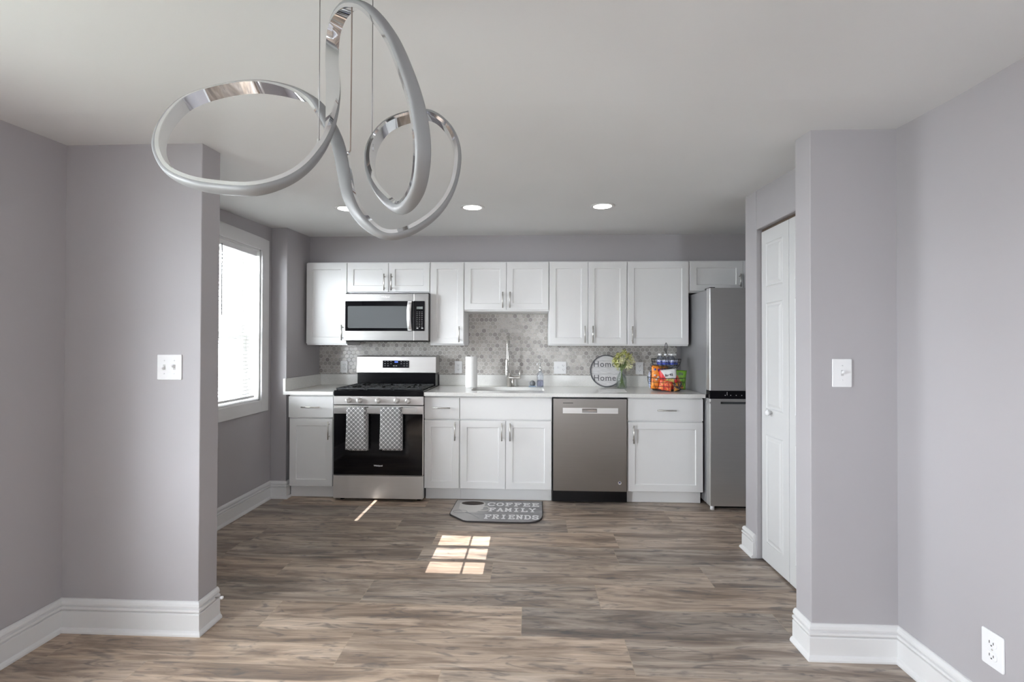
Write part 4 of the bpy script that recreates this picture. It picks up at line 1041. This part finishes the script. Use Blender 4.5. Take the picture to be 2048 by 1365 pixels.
# ---------------------------------------------------------------- recessed ceiling lights
for i, (x, lab) in enumerate(((-1.309, 'leftmost round recessed ceiling light, partly behind the pendant'), (-.412, 'middle round recessed ceiling light above the sink'), (.497, 'rightmost round recessed ceiling light'))):
    y = 3.18; z = zc(y)-.001
    if i == 0:
        rl = thing('recessed_light', lab, 'ceiling light', (x, y, z), 'recessed lights in the kitchen ceiling')
        part('trim_ring', MB().lathe([(.062, -.003), (.080, -.005), (.086, -.002), (.086, .0), (.060, .0), (.062, -.003)], (x, y, z), 40, cap=False), 'trim', rl)
        part('lens', MB().lathe([(.063, -.0035), (.001, -.004)], (x, y, z), 40, cap=False), 'light', rl)
        rl.rotation_euler = (math.atan((2.325-2.272)/1.2), 0, 0)
    else:
        c = dup(rl); c.location = (x, y, z); c['label'] = lab
    lp = lamp('recessed_lamp', 'AREA', (x, y, z-.012), (0, 0, 0), 0.6, (1, .97, .93), (.11, .11)); lp.data.shape = 'DISK'

# ---------------------------------------------------------------- pendant light: one looping ribbon
CTRL = [(438,377,-.12,(-.1,-.95,.3)),(518,379,-.13,(.15,-.95,.2)),(591,352,-.10,(.5,-.85,-.05)),(639,304,-.06,(.75,-.5,-.3)),(663,249,-.02,(.7,-.1,-.7)),(668,183,.03,(0,0,-1)),(665,121,.08,(-.3,.1,-.95)),(667,66,.10,(-.5,.3,-.8)),(679,28,.08,(-.5,.8,-.3)),(702,8,.04,(-.1,.95,.2)),(738,18,-.01,(.4,.7,.6)),(782,72,-.07,(.6,.35,.7)),(815,147,-.14,(.6,.2,.8)),(838,227,-.19,(.6,.1,.8)),(846,311,-.19,(.6,-.1,.8)),(833,385,-.13,(.5,-.5,.7)),(800,418,-.04,(.1,-.8,.6)),(760,388,.01,(-.6,-.6,.3)),(739,341,.05,(-.95,-.1,-.1)),(743,293,.08,(-.9,.3,-.3)),(771,253,.12,(-.6,.7,-.3)),(815,233,.14,(-.2,.9,-.2)),(863,230,.14,(.3,.9,-.1)),(901,262,.12,(.8,.5,-.2)),(916,311,.09,(1,0,-.2)),(905,374,.06,(.8,-.5,-.2)),(874,425,.03,(.5,-.8,0)),(822,462,0,(.2,-.95,.1)),(771,471,-.02,(-.1,-.98,.15)),(727,443,-.03,(-.4,-.6,.6)),(698,396,-.02,(-.4,-.2,.9)),(687,341,.0,(-.1,0,1)),(676,289,.03,(.1,.2,.95)),(661,253,.06,(.3,.5,.8)),(632,205,.09,(.4,.75,.3)),(584,182,.12,(.2,.85,-.3)),(514,172,.14,(0,.8,-.6)),(438,182,.12,(-.2,.75,-.6)),(372,206,.08,(-.6,.6,-.5)),(330,249,.02,(-.95,.2,-.1)),(316,297,-.04,(-.95,-.2,.2)),(337,341,-.08,(-.7,-.7,.2)),(379,365,-.11,(-.4,-.88,.25))]
YC = 1.0
def at(px, py, Y):
    d = _f+(px-1024)/910*_r2-(py-682.5)/910*_u2
    return CAM+d*(Y/d.y)
pp = [at(px, py, YC+d) for px, py, d, o in CTRL]; oo = [Vector((o[0], -o[2], o[1])).normalized() for *_, o in CTRL]
SP = smoothpath(pp, 8, True); SO = smoothpath(oo, 8, True); N = len(SP)
t = thing('pendant_light', 'looping chrome ribbon pendant light with pale diffuser, hanging in front', 'pendant light', (-.36, 1.0, 2.212))
B, T = .0150, .0090
def ribbon(prof):
    m = MB(); k = len(prof); vs = []
    for i in range(N):
        tg = (SP[(i+1) % N]-SP[i-1]).normalized(); n_ = SO[i]-tg*SO[i].dot(tg); n_.normalize(); b = tg.cross(n_)
        for bb, nn in prof: vs.append(SP[i]+b*bb+n_*nn)
    fs = [(i*k+j, i*k+(j+1) % k, ((i+1) % N)*k+(j+1) % k, ((i+1) % N)*k+j) for i in range(N) for j in range(k)]
    return m.add(vs, fs, True)
cprof = [(-B, -T), (B, -T), (B, -.001), (B-.0012, -.001), (B-.0012, -T+.0015), (-B+.0012, -T+.0015), (-B+.0012, -.001), (-B, -.001)]
def edged(prof):  # duplicate rows so the flat sides keep crisp edges
    return prof
o = part('chrome_channel', ribbon(cprof), 'chrome', t)
dprof = [(-B+.0003, -.001)]+[(-(B-.0003)*math.cos(a*PI/10), -.001+T*1.05*math.sin(a*PI/10)**.55) for a in range(1, 10)]+[(B-.0003, -.001), (B-.0015, -.006), (-B+.0015, -.006)]
part('diffuser', ribbon(dprof), 'silicone', t)
for ob_ in (o,):
    for p in ob_.data.polygons: p.use_smooth = True
    mod = ob_.modifiers.new('edges', 'EDGE_SPLIT'); mod.split_angle = math.radians(50)
part('ceiling_canopy', MB().lathe([(.001, 0), (.14, 0), (.15, .006), (.15, .030)], (-.34, .93, 2.213-.030), 40), 'chrome', t)
for (px, py, Y, mm_) in ((638, 283, 1.0, 'cable'), (744, 292, 1.07, 'cable')):
    a = at(px, py, Y); b = Vector((a.x, a.y, 2.185))
    if abs(b.x+.34) > .14 or abs(b.y-.93) > .14: b = Vector((a.x, a.y, 2.213))
    c_ = part('suspension_cable', MB().tube([a, b], .0011, 6), mm_, t)
    part('cable_clamp', MB().tube([a+Vector((0, 0, .004)), a-Vector((0, 0, .012))], .004, 10), 'chrome', c_)
a = at(697, 303, 1.02); p1 = at(701, 280, 1.02); b = at(703, 110, 1.02)
c_ = part('power_cord', MB().tube(smoothpath([a+Vector((-.004, 0, -.004)), a+Vector((.003, 0, .0)), p1, b, Vector((b.x, b.y, 2.213))], 6), .0017, 7), 'cord', t)
part('cable_clamp', MB().tube([a+Vector((-.008, 0, -.004)), a+Vector((.002, 0, -.004))], .0045, 10), 'chrome', c_)
